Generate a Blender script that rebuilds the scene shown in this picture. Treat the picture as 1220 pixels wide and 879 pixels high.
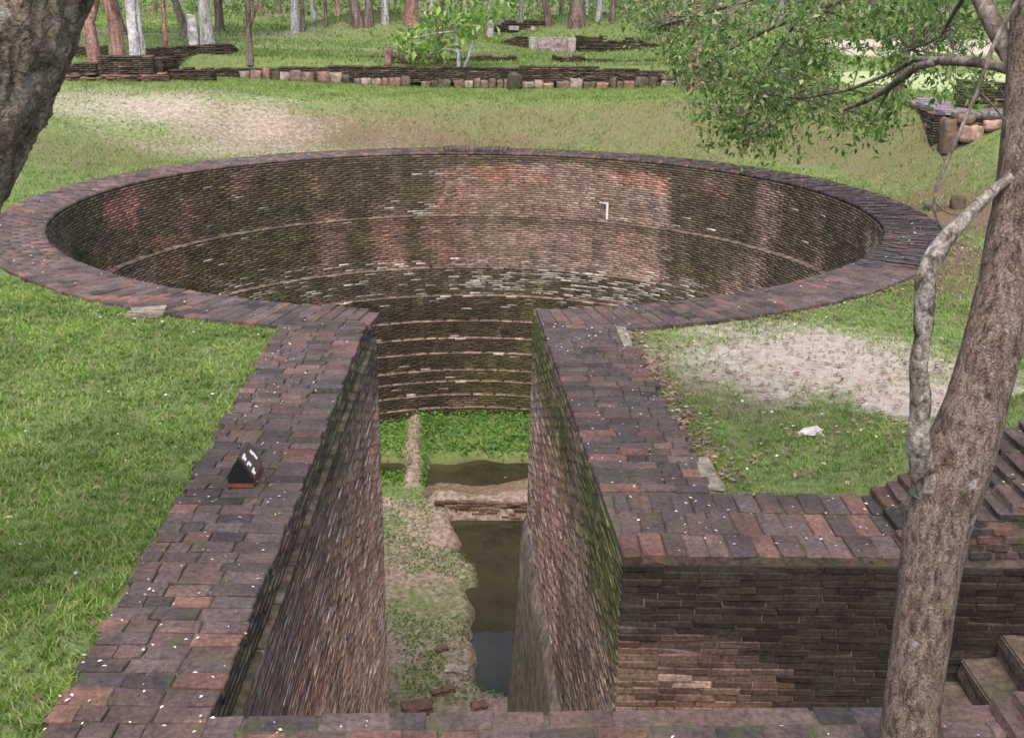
import bpy, bmesh, math, random
import numpy as np

# ------------------------------------------------------------------ camera, world, sun, exposure
scene = bpy.context.scene
for o in list(bpy.data.objects):
    bpy.data.objects.remove(o)
C = scene.collection
FPX, PITCH, ROLL, CAMH = 1300.0, 0.3257, 0.0109, 3.6


def cam_axes():
    cp, sp = math.cos(PITCH), math.sin(PITCH)
    f = np.array([0, cp, -sp]); r = np.array([1.0, 0, 0]); u = np.cross(r, f)
    c, s = math.cos(ROLL), math.sin(ROLL)
    return r * c + u * s, -r * s + u * c, f


AX = cam_axes()
camd = bpy.data.cameras.new('camera')
cam = bpy.data.objects.new('camera', camd)
C.objects.link(cam)
from mathutils import Matrix, Vector
m = Matrix.Identity(4)
for i in range(3):
    m[i][0] = AX[0][i]; m[i][1] = AX[1][i]; m[i][2] = -AX[2][i]
m[2][3] = CAMH
cam.matrix_world = m
camd.sensor_fit = 'HORIZONTAL'
camd.sensor_width = 36.0
camd.lens = 36.0 * FPX / 1220.0
camd.clip_start = 0.05
camd.clip_end = 3000
scene.camera = cam

SUN_EL, SUN_ROT = math.radians(60), math.radians(-172)     # soft sun, high, from behind
world = bpy.data.worlds.new('World')
scene.world = world
world.use_nodes = True
wn = world.node_tree
bg = wn.nodes['Background']
sky = wn.nodes.new('ShaderNodeTexSky')
sky.sky_type = 'NISHITA'
sky.sun_disc = False
sky.sun_elevation = SUN_EL
sky.sun_rotation = SUN_ROT
sky.air_density = 1.0
sky.dust_density = 4.0
sky.ozone_density = 0.6
wn.links.new(sky.outputs[0], bg.inputs[0])
bg.inputs[1].default_value = 0.15
sl = bpy.data.lights.new('sun', 'SUN')
sl.energy = 1.3
sl.angle = math.radians(40)
sl.color = (1.0, 0.96, 0.9)
so = bpy.data.objects.new('sun', sl)
C.objects.link(so)
sd = Vector((math.sin(SUN_ROT) * math.cos(SUN_EL), math.cos(SUN_ROT) * math.cos(SUN_EL), math.sin(SUN_EL)))
so.rotation_euler = sd.to_track_quat('Z', 'Y').to_euler()
so.location = (-3, -12, 30)
vs = scene.view_settings
vs.view_transform = 'Standard'
vs.look = 'None'
vs.exposure = 1.2
vs.gamma = 1.0
vs.use_curve_mapping = False
scene.render.engine = 'CYCLES'

rng = np.random.default_rng(11)
random.seed(5)
R = math.radians


# ------------------------------------------------------------------ layout helpers
def at(x, y, z=0.0):
    """world point at height z that the photograph shows at pixel x, y"""
    d = AX[0] * ((x - 610) / FPX) - AX[1] * ((y - 439.5) / FPX) + AX[2]
    t = (z - CAMH) / d[2]
    return np.array([d[0] * t, d[1] * t, z])


def atY(x, y, Y):
    d = AX[0] * ((x - 610) / FPX) - AX[1] * ((y - 439.5) / FPX) + AX[2]
    t = Y / d[1]
    return np.array([d[0] * t, Y, CAMH + d[2] * t])


def hash3(i, j, k):
    n = (i * 374761393 + j * 668265263 + k * 2147483647 * 3 + 1013904223) & 0xFFFFFFFF
    n = ((n ^ (n >> 13)) * 1274126177) & 0xFFFFFFFF
    n = (n ^ (n >> 16)) & 0xFFFFFF
    return n / float(0xFFFFFF)


def vnoise(x, y, z=0.0):
    x, y, z = np.broadcast_arrays(np.asarray(x, float), np.asarray(y, float), np.asarray(z, float))
    i, j, k = np.floor(x).astype(np.int64), np.floor(y).astype(np.int64), np.floor(z).astype(np.int64)
    fx, fy, fz = x - i, y - j, z - k
    fx, fy, fz = [t * t * (3 - 2 * t) for t in (fx, fy, fz)]
    r = 0
    for a in (0, 1):
        for b in (0, 1):
            for c in (0, 1):
                w = (fx if a else 1 - fx) * (fy if b else 1 - fy) * (fz if c else 1 - fz)
                r = r + w * hash3(i + a, j + b, k + c)
    return r


def fbm(x, y, z=0.0, o=4):
    s, a, t = 0, 0.5, 0
    for q in range(o):
        s = s + a * vnoise(np.asarray(x) * 2 ** q + 17.3 * q, np.asarray(y) * 2 ** q - 9.1 * q, np.asarray(z) * 2 ** q + 4.7 * q)
        t += a; a *= 0.5
    return s / t


def sstep(a, b, x):
    t = np.clip((np.asarray(x, float) - a) / (b - a), 0, 1)
    return t * t * (3 - 2 * t)


def lerp(a, b, t):
    a = np.asarray(a, float); b = np.asarray(b, float); t = np.asarray(t, float)
    if t.ndim and (a.ndim == 1 or a.ndim == 2):
        t = t[..., None]
    return a + (b - a) * t


def tag(o, label=None, cat=None, group=None, kind=None):
    if label: o['label'] = label
    if cat: o['category'] = cat
    if group: o['group'] = group
    if kind: o['kind'] = kind
    return o


def empty(name, loc=(0, 0, 0), rz=0.0):
    o = bpy.data.objects.new(name, None)
    C.objects.link(o)
    o.location = loc
    o.rotation_euler = (0, 0, rz)
    o.empty_display_size = 0.2
    return o


def link(name, me, parent=None, mat=None, loc=None):
    o = bpy.data.objects.new(name, me)
    C.objects.link(o)
    if mat is not None and not me.materials:
        me.materials.append(mat)
    if loc is not None:
        o.location = loc
    if parent is not None:
        o.parent = parent
        o.matrix_parent_inverse = Matrix.Translation(-Vector(parent.location)) if parent.rotation_euler.z == 0 else parent_inv(parent)
    return o


def parent_inv(p):
    return (Matrix.Translation(p.location) @ p.rotation_euler.to_matrix().to_4x4()).inverted()


def npmesh(name, V, quads=None, tris=None, col=None, smooth=False):
    """mesh from numpy arrays; col is one colour per vertex"""
    V = np.asarray(V, np.float32)
    me = bpy.data.meshes.new(name)
    q = np.zeros((0, 4), np.int32) if quads is None else np.asarray(quads, np.int32)
    t = np.zeros((0, 3), np.int32) if tris is None else np.asarray(tris, np.int32)
    me.vertices.add(len(V)); me.vertices.foreach_set('co', V.ravel())
    nl = q.size + t.size
    me.loops.add(nl); me.loops.foreach_set('vertex_index', np.concatenate([q.ravel(), t.ravel()]))
    npoly = len(q) + len(t)
    me.polygons.add(npoly)
    st = np.concatenate([np.arange(len(q)) * 4, q.size + np.arange(len(t)) * 3]).astype(np.int32)
    me.polygons.foreach_set('loop_start', st)
    if smooth:
        me.polygons.foreach_set('use_smooth', np.ones(npoly, bool))
    if col is not None:
        a = me.color_attributes.new('Col', 'FLOAT_COLOR', 'POINT')
        c4 = np.ones((len(V), 4), np.float32); c4[:, :3] = col
        a.data.foreach_set('color', c4.ravel())
    me.update(calc_edges=True)
    return me


# ------------------------------------------------------------------ materials
def nodes_of(name):
    mt = bpy.data.materials.new(name)
    mt.use_nodes = True
    nt = mt.node_tree
    return mt, nt, nt.nodes['Principled BSDF']


def N(nt, typ, **kw):
    n = nt.nodes.new(typ)
    for k, v in kw.items():
        setattr(n, k, v)
    return n


def noise(nt, scale, detail=4, rough=0.55, vec=None, dist=0.0):
    n = N(nt, 'ShaderNodeTexNoise')
    n.inputs['Scale'].default_value = scale
    n.inputs['Detail'].default_value = detail
    n.inputs['Roughness'].default_value = rough
    n.inputs['Distortion'].default_value = dist
    if vec is not None:
        nt.links.new(vec, n.inputs['Vector'])
    return n.outputs['Fac']


def ramp(nt, fac, stops):
    r = N(nt, 'ShaderNodeValToRGB')
    els = r.color_ramp.elements
    while len(els) < len(stops):
        els.new(0.5)
    for e, (p, c) in zip(els, stops):
        e.position = p
        e.color = (*c, 1) if len(c) == 3 else c
    nt.links.new(fac, r.inputs[0])
    return r.outputs[0]


def mix(nt, fac, a, b, mode='MIX'):
    n = N(nt, 'ShaderNodeMix', data_type='RGBA', blend_type=mode)
    for sock, v in ((n.inputs[0], fac), (n.inputs[6], a), (n.inputs[7], b)):
        if isinstance(v, (int, float)):
            sock.default_value = v
        elif isinstance(v, tuple):
            sock.default_value = (*v, 1)
        else:
            nt.links.new(v, sock)
    return n.outputs[2]


def pos(nt):
    return N(nt, 'ShaderNodeNewGeometry').outputs['Position']


def scaled(nt, vec, s):
    mp = N(nt, 'ShaderNodeMapping')
    mp.inputs['Scale'].default_value = s
    nt.links.new(vec, mp.inputs[0])
    return mp.outputs[0]


def bump(nt, bsdf, h, strength, dist):
    b = N(nt, 'ShaderNodeBump')
    b.inputs['Strength'].default_value = strength
    b.inputs['Distance'].default_value = dist
    nt.links.new(h, b.inputs['Height'])
    nt.links.new(b.outputs[0], bsdf.inputs['Normal'])


def grey(a):
    return (a, a, a)


def weathered(name, source, lo=0.45, hi=1.45, moss=0.0, fine=38, bumpd=0.006, rough=0.88, mosscol=(0.055, 0.07, 0.016)):
    """source: 'obj' reads each object's own colour, 'vc' the mesh's colour per piece, or a fixed colour"""
    mt, nt, b = nodes_of(name)
    p = pos(nt)
    if source == 'obj':
        base = N(nt, 'ShaderNodeObjectInfo').outputs['Color']
    elif source == 'vc':
        a = N(nt, 'ShaderNodeAttribute', attribute_name='Col'); base = a.outputs['Color']
    else:
        rgb = N(nt, 'ShaderNodeRGB'); rgb.outputs[0].default_value = (*source, 1); base = rgb.outputs[0]
    n1 = noise(nt, fine, 5, 0.7, p)
    c = mix(nt, 1.0, base, ramp(nt, n1, [(0.36, grey(lo)), (0.64, grey(hi))]), 'MULTIPLY')
    n2 = noise(nt, 3.2, 5, 0.6, p)
    c = mix(nt, 0.8, c, ramp(nt, n2, [(0.36, (0.6, 0.58, 0.6)), (0.64, (1.25, 1.2, 1.18))]), 'MULTIPLY')
    if moss > 0:
        n3 = noise(nt, 5.5, 6, 0.68, p)
        mk = ramp(nt, n3, [(0.62 - 0.2 * moss, grey(0)), (0.78 - 0.2 * moss, grey(0.75))])
        c = mix(nt, mk, c, mosscol)
    # pale specks of lichen and dust
    n4 = noise(nt, 70, 3, 0.6, p)
    c = mix(nt, ramp(nt, n4, [(0.66, grey(0)), (0.76, grey(0.35))]), c, (0.35, 0.32, 0.3))
    nt.links.new(c, b.inputs['Base Color'])
    b.inputs['Roughness'].default_value = rough
    b.inputs['Specular IOR Level'].default_value = 0.3
    bump(nt, b, noise(nt, fine * 1.6, 6, 0.75, p), 0.9, bumpd)
    return mt


M = {}
M['coping'] = weathered('coping_brick', 'obj', 0.55, 1.35, moss=0.42, fine=26, bumpd=0.014, rough=0.8)
M['coping_far'] = weathered('coping_brick_far', 'vc', 0.62, 1.3, moss=0.25, fine=30, bumpd=0.008, rough=0.75)
M['face'] = weathered('face_brick', 'obj', 0.5, 1.4, moss=0.0, fine=34, bumpd=0.012)
M['wall'] = weathered('wall_brick', 'vc', 0.55, 1.4, moss=0.0, fine=14, bumpd=0.012)
M['mortar'] = weathered('mortar', (0.085, 0.07, 0.055), 0.5, 1.6, moss=0.75, fine=22, bumpd=0.012)
M['deep_mortar'] = weathered('deep_mortar', (0.115, 0.088, 0.068), 0.5, 1.4, moss=0.1, fine=10, bumpd=0.012)
M['light_mortar'] = weathered('light_mortar', (0.2, 0.155, 0.13), 0.5, 1.4, moss=0.1, fine=10, bumpd=0.012)
M['plaster'] = weathered('lime_plaster', (0.27, 0.23, 0.18), 0.5, 1.3, moss=0.2, fine=9, bumpd=0.03)
M['stone'] = weathered('rough_stone', 'obj', 0.55, 1.35, moss=0.15, fine=8, bumpd=0.03)
M['step'] = weathered('step_stone', 'obj', 0.5, 1.4, moss=0.45, fine=18, bumpd=0.015)
M['lime'] = weathered('lime_wash', (0.62, 0.6, 0.56), 0.7, 1.1, fine=20)


def ground_mat(name, soils):
    mt, nt, b = nodes_of(name)
    p = pos(nt)
    n1 = noise(nt, 1.3, 6, 0.65, p)
    n2 = noise(nt, 9, 6, 0.7, p)
    n3 = noise(nt, 60, 4, 0.7, p)
    turf = ramp(nt, n2, [(0.3, (0.07, 0.1, 0.03)), (0.48, (0.125, 0.18, 0.052)), (0.6, (0.18, 0.225, 0.08)), (0.75, (0.25, 0.22, 0.13))])
    turf = mix(nt, ramp(nt, n1, [(0.35, grey(0.0)), (0.68, grey(0.55))]), turf, (0.21, 0.22, 0.11))
    soil = ramp(nt, n2, [(p_, c_) for p_, c_ in zip((0.36, 0.5, 0.64), soils)])
    litter = ramp(nt, n3, [(0.3, (0.07, 0.045, 0.03)), (0.5, (0.15, 0.1, 0.065)), (0.66, (0.24, 0.18, 0.13)), (0.75, (0.12, 0.15, 0.05))])
    a = N(nt, 'ShaderNodeAttribute', attribute_name='Col')
    sep = N(nt, 'ShaderNodeSeparateColor'); nt.links.new(a.outputs['Color'], sep.inputs[0])

    def masked(ch, width):
        add = N(nt, 'ShaderNodeMath', operation='ADD'); nt.links.new(sep.outputs[ch], add.inputs[0])
        sub = N(nt, 'ShaderNodeMath', operation='MULTIPLY_ADD'); nt.links.new(n2, sub.inputs[0]); sub.inputs[1].default_value = 1.1; sub.inputs[2].default_value = -0.55
        nt.links.new(sub.outputs[0], add.inputs[1])
        return ramp(nt, add.outputs[0], [(0.5 - width, grey(0)), (0.5 + width, grey(1))])
    c = mix(nt, masked(1, 0.28), turf, litter)
    c = mix(nt, masked(0, 0.32), c, soil)
    c = mix(nt, 1.0, c, ramp(nt, n3, [(0.3, grey(0.76)), (0.7, grey(1.24))]), 'MULTIPLY')
    nt.links.new(c, b.inputs['Base Color'])
    b.inputs['Roughness'].default_value = 0.95
    b.inputs['Specular IOR Level'].default_value = 0.15
    bump(nt, b, n3, 1.0, 0.03)
    return mt


M['ground'] = ground_mat('ground', [(0.33, 0.265, 0.215), (0.43, 0.36, 0.3), (0.5, 0.43, 0.365)])
M['well_ground'] = ground_mat('well_ground', [(0.15, 0.105, 0.082), (0.29, 0.212, 0.172), (0.4, 0.315, 0.262)])


def leaf_mat(name, stops, patch=None, trans=0.35, rough=0.55, pscale=1.2):
    mt, nt, b = nodes_of(name)
    g = N(nt, 'ShaderNodeNewGeometry')
    c = ramp(nt, g.outputs['Random Per Island'], stops)
    n = noise(nt, pscale, 4, 0.6, g.outputs['Position'])
    c = mix(nt, 1.0, c, ramp(nt, n, [(0.32, (0.62, 0.66, 0.62)), (0.68, (1.3, 1.25, 1.2))]), 'MULTIPLY')
    nt.links.new(c, b.inputs['Base Color'])
    b.inputs['Roughness'].default_value = rough
    b.inputs['Specular IOR Level'].default_value = 0.3
    tr = N(nt, 'ShaderNodeBsdfTranslucent'); nt.links.new(c, tr.inputs[0])
    ms = N(nt, 'ShaderNodeMixShader'); ms.inputs[0].default_value = trans
    nt.links.new(b.outputs[0], ms.inputs[1]); nt.links.new(tr.outputs[0], ms.inputs[2])
    nt.links.new(ms.outputs[0], nt.nodes['Material Output'].inputs[0])
    return mt


M['grass'] = leaf_mat('grass_blade', [(0.0, (0.085, 0.17, 0.025)), (0.35, (0.15, 0.27, 0.045)), (0.6, (0.21, 0.34, 0.065)), (0.76, (0.28, 0.37, 0.105)), (0.88, (0.36, 0.32, 0.18)), (1.0, (0.26, 0.19, 0.12))], trans=0.4)
M['weed'] = leaf_mat('weed_leaf', [(0.0, (0.05, 0.13, 0.02)), (0.5, (0.1, 0.24, 0.035)), (1.0, (0.19, 0.34, 0.07))], trans=0.4)
M['leaf'] = leaf_mat('tree_leaf', [(0.0, (0.065, 0.14, 0.03)), (0.4, (0.13, 0.24, 0.055)), (0.7, (0.22, 0.345, 0.09)), (0.93, (0.38, 0.46, 0.19)), (1.0, (0.4, 0.3, 0.12))], trans=0.45, rough=0.4, pscale=2.5)
M['sapling_leaf'] = leaf_mat('sapling_leaf', [(0.0, (0.14, 0.26, 0.05)), (0.5, (0.25, 0.41, 0.1)), (1.0, (0.42, 0.54, 0.22))], trans=0.45, rough=0.4, pscale=3)
M['crown'] = leaf_mat('crown_leaf', [(0.0, (0.035, 0.08, 0.02)), (0.5, (0.07, 0.15, 0.03)), (1.0, (0.14, 0.23, 0.055))], trans=0.45, pscale=0.5)
M['scrub'] = leaf_mat('scrub_leaf', [(0.0, (0.08, 0.14, 0.04)), (0.5, (0.16, 0.26, 0.07)), (1.0, (0.3, 0.39, 0.16))], trans=0.5, pscale=0.15)
M['red_leaf'] = leaf_mat('reddish_leaf', [(0.0, (0.12, 0.045, 0.045)), (1.0, (0.25, 0.12, 0.1))], trans=0.3)
M['litter'] = leaf_mat('dead_leaf', [(0.0, (0.1, 0.045, 0.04)), (0.5, (0.2, 0.1, 0.09)), (0.85, (0.3, 0.19, 0.15)), (1.0, (0.4, 0.33, 0.22))], trans=0.1, rough=0.8)
M['petal'] = leaf_mat('petal', [(0.0, (0.55, 0.45, 0.6)), (0.6, (0.75, 0.7, 0.75)), (0.8, (0.7, 0.66, 0.5)), (1.0, (0.55, 0.5, 0.2))], trans=0.2, rough=0.7)


def bark_mat(name, dark, mid, light, lichen=0.2, sc=(14, 14, 3.5), fine=26, bumpd=0.02, lich=(0.42, 0.44, 0.43), lscale=5.0, crack=None):
    mt, nt, b = nodes_of(name)
    tc = N(nt, 'ShaderNodeTexCoord').outputs['Object']
    v = scaled(nt, tc, sc)
    n1 = noise(nt, 1.0, 7, 0.65, v, 0.6)
    c = ramp(nt, n1, [(0.36, dark), (0.48, mid), (0.62, light)])
    n2 = noise(nt, fine, 5, 0.7, tc)
    c = mix(nt, 1.0, c, ramp(nt, n2, [(0.36, grey(0.55)), (0.64, grey(1.4))]), 'MULTIPLY')
    if crack:
        wv = N(nt, 'ShaderNodeMix', data_type='VECTOR'); wv.inputs[0].default_value = 0.16
        nc = N(nt, 'ShaderNodeTexNoise'); nc.inputs['Scale'].default_value = 9.0; nc.inputs['Detail'].default_value = 4; nt.links.new(tc, nc.inputs['Vector'])
        nt.links.new(tc, wv.inputs[4]); nt.links.new(nc.outputs['Color'], wv.inputs[5])
        vo = N(nt, 'ShaderNodeTexVoronoi', feature='DISTANCE_TO_EDGE'); vo.inputs['Scale'].default_value = 1.0
        nt.links.new(scaled(nt, wv.outputs[1], crack), vo.inputs['Vector'])
        ck = ramp(nt, vo.outputs['Distance'], [(0.0, grey(0.7)), (0.1, grey(1.0))])
        c = mix(nt, 1.0, c, ck, 'MULTIPLY')
    n3 = noise(nt, lscale, 5, 0.6, tc)
    c = mix(nt, ramp(nt, n3, [(0.72 - 0.3 * lichen, grey(0)), (0.78 - 0.3 * lichen, grey(0.75))]), c, lich)
    nt.links.new(c, b.inputs['Base Color'])
    b.inputs['Roughness'].default_value = 0.9
    b.inputs['Specular IOR Level'].default_value = 0.2
    h = N(nt, 'ShaderNodeMath', operation='ADD'); nt.links.new(n1, h.inputs[0]); nt.links.new(n2, h.inputs[1])
    if crack:
        h2 = N(nt, 'ShaderNodeMath', operation='ADD'); nt.links.new(h.outputs[0], h2.inputs[0]); nt.links.new(ck, h2.inputs[1]); h = h2
    bump(nt, b, h.outputs[0], 1.0, bumpd)
    return mt


M['bark_right'] = bark_mat('bark_brown', (0.08, 0.053, 0.043), (0.2, 0.142, 0.115), (0.31, 0.235, 0.2), 0.3, (30, 30, 12), 95, 0.02, lscale=9.0, crack=(60, 60, 22))
M['bark_left'] = bark_mat('bark_rugged', (0.1, 0.072, 0.055), (0.3, 0.225, 0.18), (0.46, 0.375, 0.325), 0.32, (9, 9, 5), 40, 0.05, lich=(0.3, 0.31, 0.28), lscale=8.0, crack=(11, 11, 5))
M['bark_pale'] = bark_mat('bark_pale', (0.05, 0.038, 0.028), (0.2, 0.165, 0.14), (0.36, 0.33, 0.3), 0.22, (17, 17, 13), 60, 0.02, lich=(0.42, 0.43, 0.41), lscale=14.0)
M['bark_far'] = bark_mat('bark_far', (0.06, 0.042, 0.035), (0.14, 0.1, 0.085), (0.22, 0.17, 0.15), 0.15, (6, 6, 1.2), 12, 0.03)
M['bark_red'] = bark_mat('bark_red', (0.12, 0.06, 0.045), (0.22, 0.12, 0.095), (0.32, 0.2, 0.17), 0.1, (6, 6, 1.2), 12, 0.03)
M['bark_grey'] = bark_mat('bark_grey', (0.15, 0.13, 0.13), (0.33, 0.3, 0.3), (0.46, 0.44, 0.45), 0.3, (6, 6, 1.2), 12, 0.03)
M['twig'] = bark_mat('twig', (0.05, 0.035, 0.03), (0.13, 0.1, 0.085), (0.22, 0.18, 0.16), 0.15, (12, 12, 6), 40, 0.006)


def simple(name, col, rough=0.6, spec=0.4, var=0.25, sc=20):
    mt, nt, b = nodes_of(name)
    p = pos(nt)
    c = mix(nt, 1.0, (*col,), ramp(nt, noise(nt, sc, 5, 0.65, p), [(0.3, grey(1 - var)), (0.7, grey(1 + var))]), 'MULTIPLY')
    nt.links.new(c, b.inputs['Base Color'])
    b.inputs['Roughness'].default_value = rough
    b.inputs['Specular IOR Level'].default_value = spec
    return mt


M['black_paint'] = simple('black_paint', (0.012, 0.012, 0.014), 0.35, 0.5)
M['brown_board'] = simple('brown_board', (0.075, 0.04, 0.022), 0.5, 0.4)
M['red_wood'] = simple('red_wood', (0.16, 0.05, 0.03), 0.6, 0.4, 0.4)
M['white_paint'] = simple('white_paint', (0.8, 0.8, 0.82), 0.6, 0.4, 0.08)


def water_mat():
    mt, nt, b = nodes_of('still_water')
    p = pos(nt)
    c = ramp(nt, noise(nt, 0.9, 5, 0.6, p), [(0.3, (0.02, 0.018, 0.01)), (0.7, (0.045, 0.04, 0.022))])
    nt.links.new(c, b.inputs['Base Color'])
    b.inputs['Roughness'].default_value = 0.03
    b.inputs['IOR'].default_value = 1.33
    bump(nt, b, noise(nt, 3.0, 2, 0.5, p), 0.15, 0.01)
    return mt


M['water'] = water_mat()


def pond_mat():
    mt, nt, b = nodes_of('algae_pond')
    p = pos(nt)
    c = ramp(nt, noise(nt, 1.6, 6, 0.6, p), [(0.3, (0.24, 0.29, 0.12)), (0.55, (0.33, 0.37, 0.18)), (0.75, (0.42, 0.44, 0.26))])
    nt.links.new(c, b.inputs['Base Color'])
    b.inputs['Roughness'].default_value = 0.9
    b.inputs['Specular IOR Level'].default_value = 0.1
    return mt


M['pond'] = pond_mat()

# ------------------------------------------------------------------ the ground
WC = np.array([-0.80, 20.2]); RIN, ROUT = 7.317, 8.287
LA, LB = np.array([-1.57, 4.88]), np.array([-1.71, 12.75])       # passage, inner edge of the left wall
RA, RB = np.array([0.78, 6.71]), np.array([0.26, 13.30])         # passage, inner edge of the right wall
FLOOR, WATER = -6.62, -6.84


def lin(p, q, y):
    return p[0] + (q[0] - p[0]) * (np.asarray(y, float) - p[1]) / (q[1] - p[1])


def left_in(y): return lin(LA, LB, y)
def right_in(y): return lin(RA, RB, y)
def left_out(y): return np.interp(y, [4.0, 4.7, 7.42, 12.17], [-2.40, -2.41, -2.52, -2.69])
def right_out(y): return np.interp(y, [7.7, 10.0, 12.5], [1.60, 1.47, 1.29])


def ground_z(X, Y):
    X = np.asarray(X, float); Y = np.asarray(Y, float)
    dx, dy = X - WC[0], Y - WC[1]
    r = np.hypot(dx, dy); s = r - ROUT
    a = np.degrees(np.arctan2(dy, dx))
    a = np.where(a < -90, a + 360, a)              # -90 front .. 0 right .. 90 back .. 180 left .. 270 front
    Hh = np.interp(a, [-90, -50, -20, 5, 45, 75, 110, 150, 180, 215, 270], [0, 0, 0.3, 1.4, 1.45, 1.05, 1.0, 1.05, 0.75, 0.1, 0])
    Wd = np.interp(a, [-90, -20, 30, 75, 110, 150, 180, 270], [6, 5, 2.1, 3.0, 3.2, 6.0, 8, 8])
    z = -0.055 + Hh * sstep(0.15, 1, s / Wd)
    z = z + 0.035 * np.clip(-X - 2, 0, 14) * sstep(27, 34, Y)
    # right of the stair flank the ground climbs with the steps
    z = z + 0.55 * np.clip(X - 2.75, 0, 2.2) * (1 - sstep(7.9, 9.6, Y)) * sstep(2.0, 4.0, Y)
    # the bank the photographer stands on
    z = z + 2.05 * (1 - sstep(0.6, 3.9, Y))
    # terrace behind the long retaining wall
    xin = sstep(-11.2, -10.0, X) * (1 - sstep(7.5, 12, X))
    step = sstep(35.75, 36.0, Y) * xin + np.where(X > 0, sstep(53, 63, Y), sstep(42, 50, Y)) * (1 - xin)
    z = z + 0.62 * step
    # grassy mounds over buried ruins
    for (mx, my, mh, sx, sy) in MOUNDS:
        z = z + mh * np.exp(-((X - mx) / sx) ** 2 - ((Y - my) / sy) ** 2)
    und = (fbm(X * 0.35, Y * 0.35, 3.0, 4) - 0.5)
    z = z + und * 0.12 * sstep(0.3, 2.5, s) * sstep(0.3, 1.5, np.abs(X) - 2.0 + 3 * sstep(14, 20, Y)) + und * 0.5 * sstep(40, 60, Y)
    # damp hollow of the pond on the right
    z = z - 0.9 * np.exp(-((X - 18.5) / 7.5) ** 4 - ((Y - 41) / 9.0) ** 4)
    return z


MOUNDS = [(-6.5, 54, 1.15, 3.6, 3.0), (-1.5, 47, 0.4, 2.2, 2.5), (4.6, 60, 1.35, 6.5, 6), (9.0, 47.5, 0.7, 3.0, 2.5), (-17.5, 68, 0.5, 5.5, 2.6), (-26, 78, 0.4, 7, 3)]


def growth(a0, a1, step, hi, k=1.16):
    c = list(np.arange(a0, a1 + 1e-6, step)); d = step
    while c[-1] < hi:
        d *= k; c.append(c[-1] + d)
    return c


xs = growth(0, 12.0, 0.16, 600); xs = np.array(sorted([-v for v in xs[1:]] + xs))
ys = np.array([-300, -150, -80, -40, -20, -12, -8, -5, -3, -2, -1, -0.4] + growth(0.0, 38.0, 0.16, 900, 1.12))
GX, GY = np.meshgrid(xs, ys)
GZ = ground_z(GX, GY)


def in_hole(X, Y, g=0.0):
    """inside the well, the passage or the stair pit, widened by g"""
    r = np.hypot(X - WC[0], Y - WC[1])
    pas = (X > left_in(Y) - g) & (X < right_in(Y) + g) & (Y > 4.9 - g) & (Y < 14)
    pit = (X > -1.6 - g) & (X < 4.2 + g) & (Y > 5.0 - g) & (Y < 6.71 + g)
    return (r < RIN + g) | pas | pit


HOLE = in_hole(GX, GY, 0.42) | ((GX > -2.1) & (GX < 2.6) & (GY > 4.3) & (GY < 7.3))
sand = np.zeros_like(GX); lit = np.zeros_like(GX)


def blob(px, py, z, rx, ry, rot=0.0, edge=0.6):
    c = at(px, py, z)
    dx, dy = GX - c[0], GY - c[1]
    u = dx * math.cos(rot) + dy * math.sin(rot); v = -dx * math.sin(rot) + dy * math.cos(rot)
    d = np.hypot(u / rx, v / ry) + (fbm(GX * 0.9, GY * 0.9, 8.0, 3) - 0.5) * 0.7
    return 1 - sstep(1 - edge, 1 + edge * 0.4, d)


sand = np.maximum(sand, blob(975, 432, -0.05, 2.1, 1.65, -0.35, 0.9))
sand = np.maximum(sand, blob(1110, 470, 0.0, 1.2, 0.9, -0.3))
sand = np.maximum(sand, 0.55 * blob(880, 395, -0.05, 1.3, 0.7, 0.0))
sand = np.maximum(sand, 0.62 * blob(150, 116, 1.1, 7.0, 2.6, 0.0, 0.95))
sand = np.maximum(sand, 0.45 * blob(330, 130, 1.0, 5.5, 2.0, 0.0, 0.95))
sand = np.maximum(sand, 0.85 * blob(600, 42, 1.7, 2.6, 1.6, 0.0))
sand = np.maximum(sand, 0.85 * blob(790, 42, 1.7, 4.0, 1.8, 0.0))
sand = np.maximum(sand, 0.4 * blob(380, 57, 1.8, 9.0, 1.6, 0.15))
sand = np.maximum(sand, 0.5 * blob(100, 42, 1.9, 14, 3, 0.0))
sand = np.maximum(sand, 0.9 * ((GX > 16) & (GX < 30) & (GY > 56) & (GY < 62)))
lit = np.maximum(lit, 0.98 * blob(1050, 205, 0.6, 5.0, 2.6, -0.7, 0.7))
lit = np.maximum(lit, 0.9 * blob(1180, 300, 0.3, 2.0, 3.0, 0.0))
lit = np.maximum(lit, 0.78 * blob(430, 148, 0.5, 9, 1.7, 0.0, 0.9))
lit = np.maximum(lit, 0.5 * blob(150, 165, 0.5, 6, 2.2, 0.0, 0.9))
lit = np.maximum(lit, 0.5 * blob(760, 160, 0.5, 5, 1.6, 0.0, 0.9))
lit = np.maximum(lit, 0.7 * blob(300, 130, 0.9, 3.2, 1.4, 0.0))
lit = np.maximum(lit, 0.55 * blob(880, 470, -0.05, 0.8, 1.2, 0.0))
lit = np.maximum(lit, 0.5 * blob(1000, 510, -0.05, 1.0, 0.5, 0.0))
lit = np.maximum(lit, 0.62 * sstep(70, 110, GY))
_r = np.hypot(GX - WC[0], GY - WC[1]) - ROUT; _a = np.degrees(np.arctan2(GY - WC[1], GX - WC[0]))
lit = np.maximum(lit, 0.52 * sstep(0.2, 0.9, _r) * (1 - sstep(2.0, 3.4, _r)) * sstep(0, 20, _a) * (1 - sstep(150, 175, _a)))
col = np.stack([sand, lit, 0 * lit], -1).reshape(-1, 3)
ny, nx = GX.shape
idx = np.arange(ny * nx).reshape(ny, nx)
keep = ~(HOLE[:-1, :-1] | HOLE[1:, :-1] | HOLE[:-1, 1:] | HOLE[1:, 1:])
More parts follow.
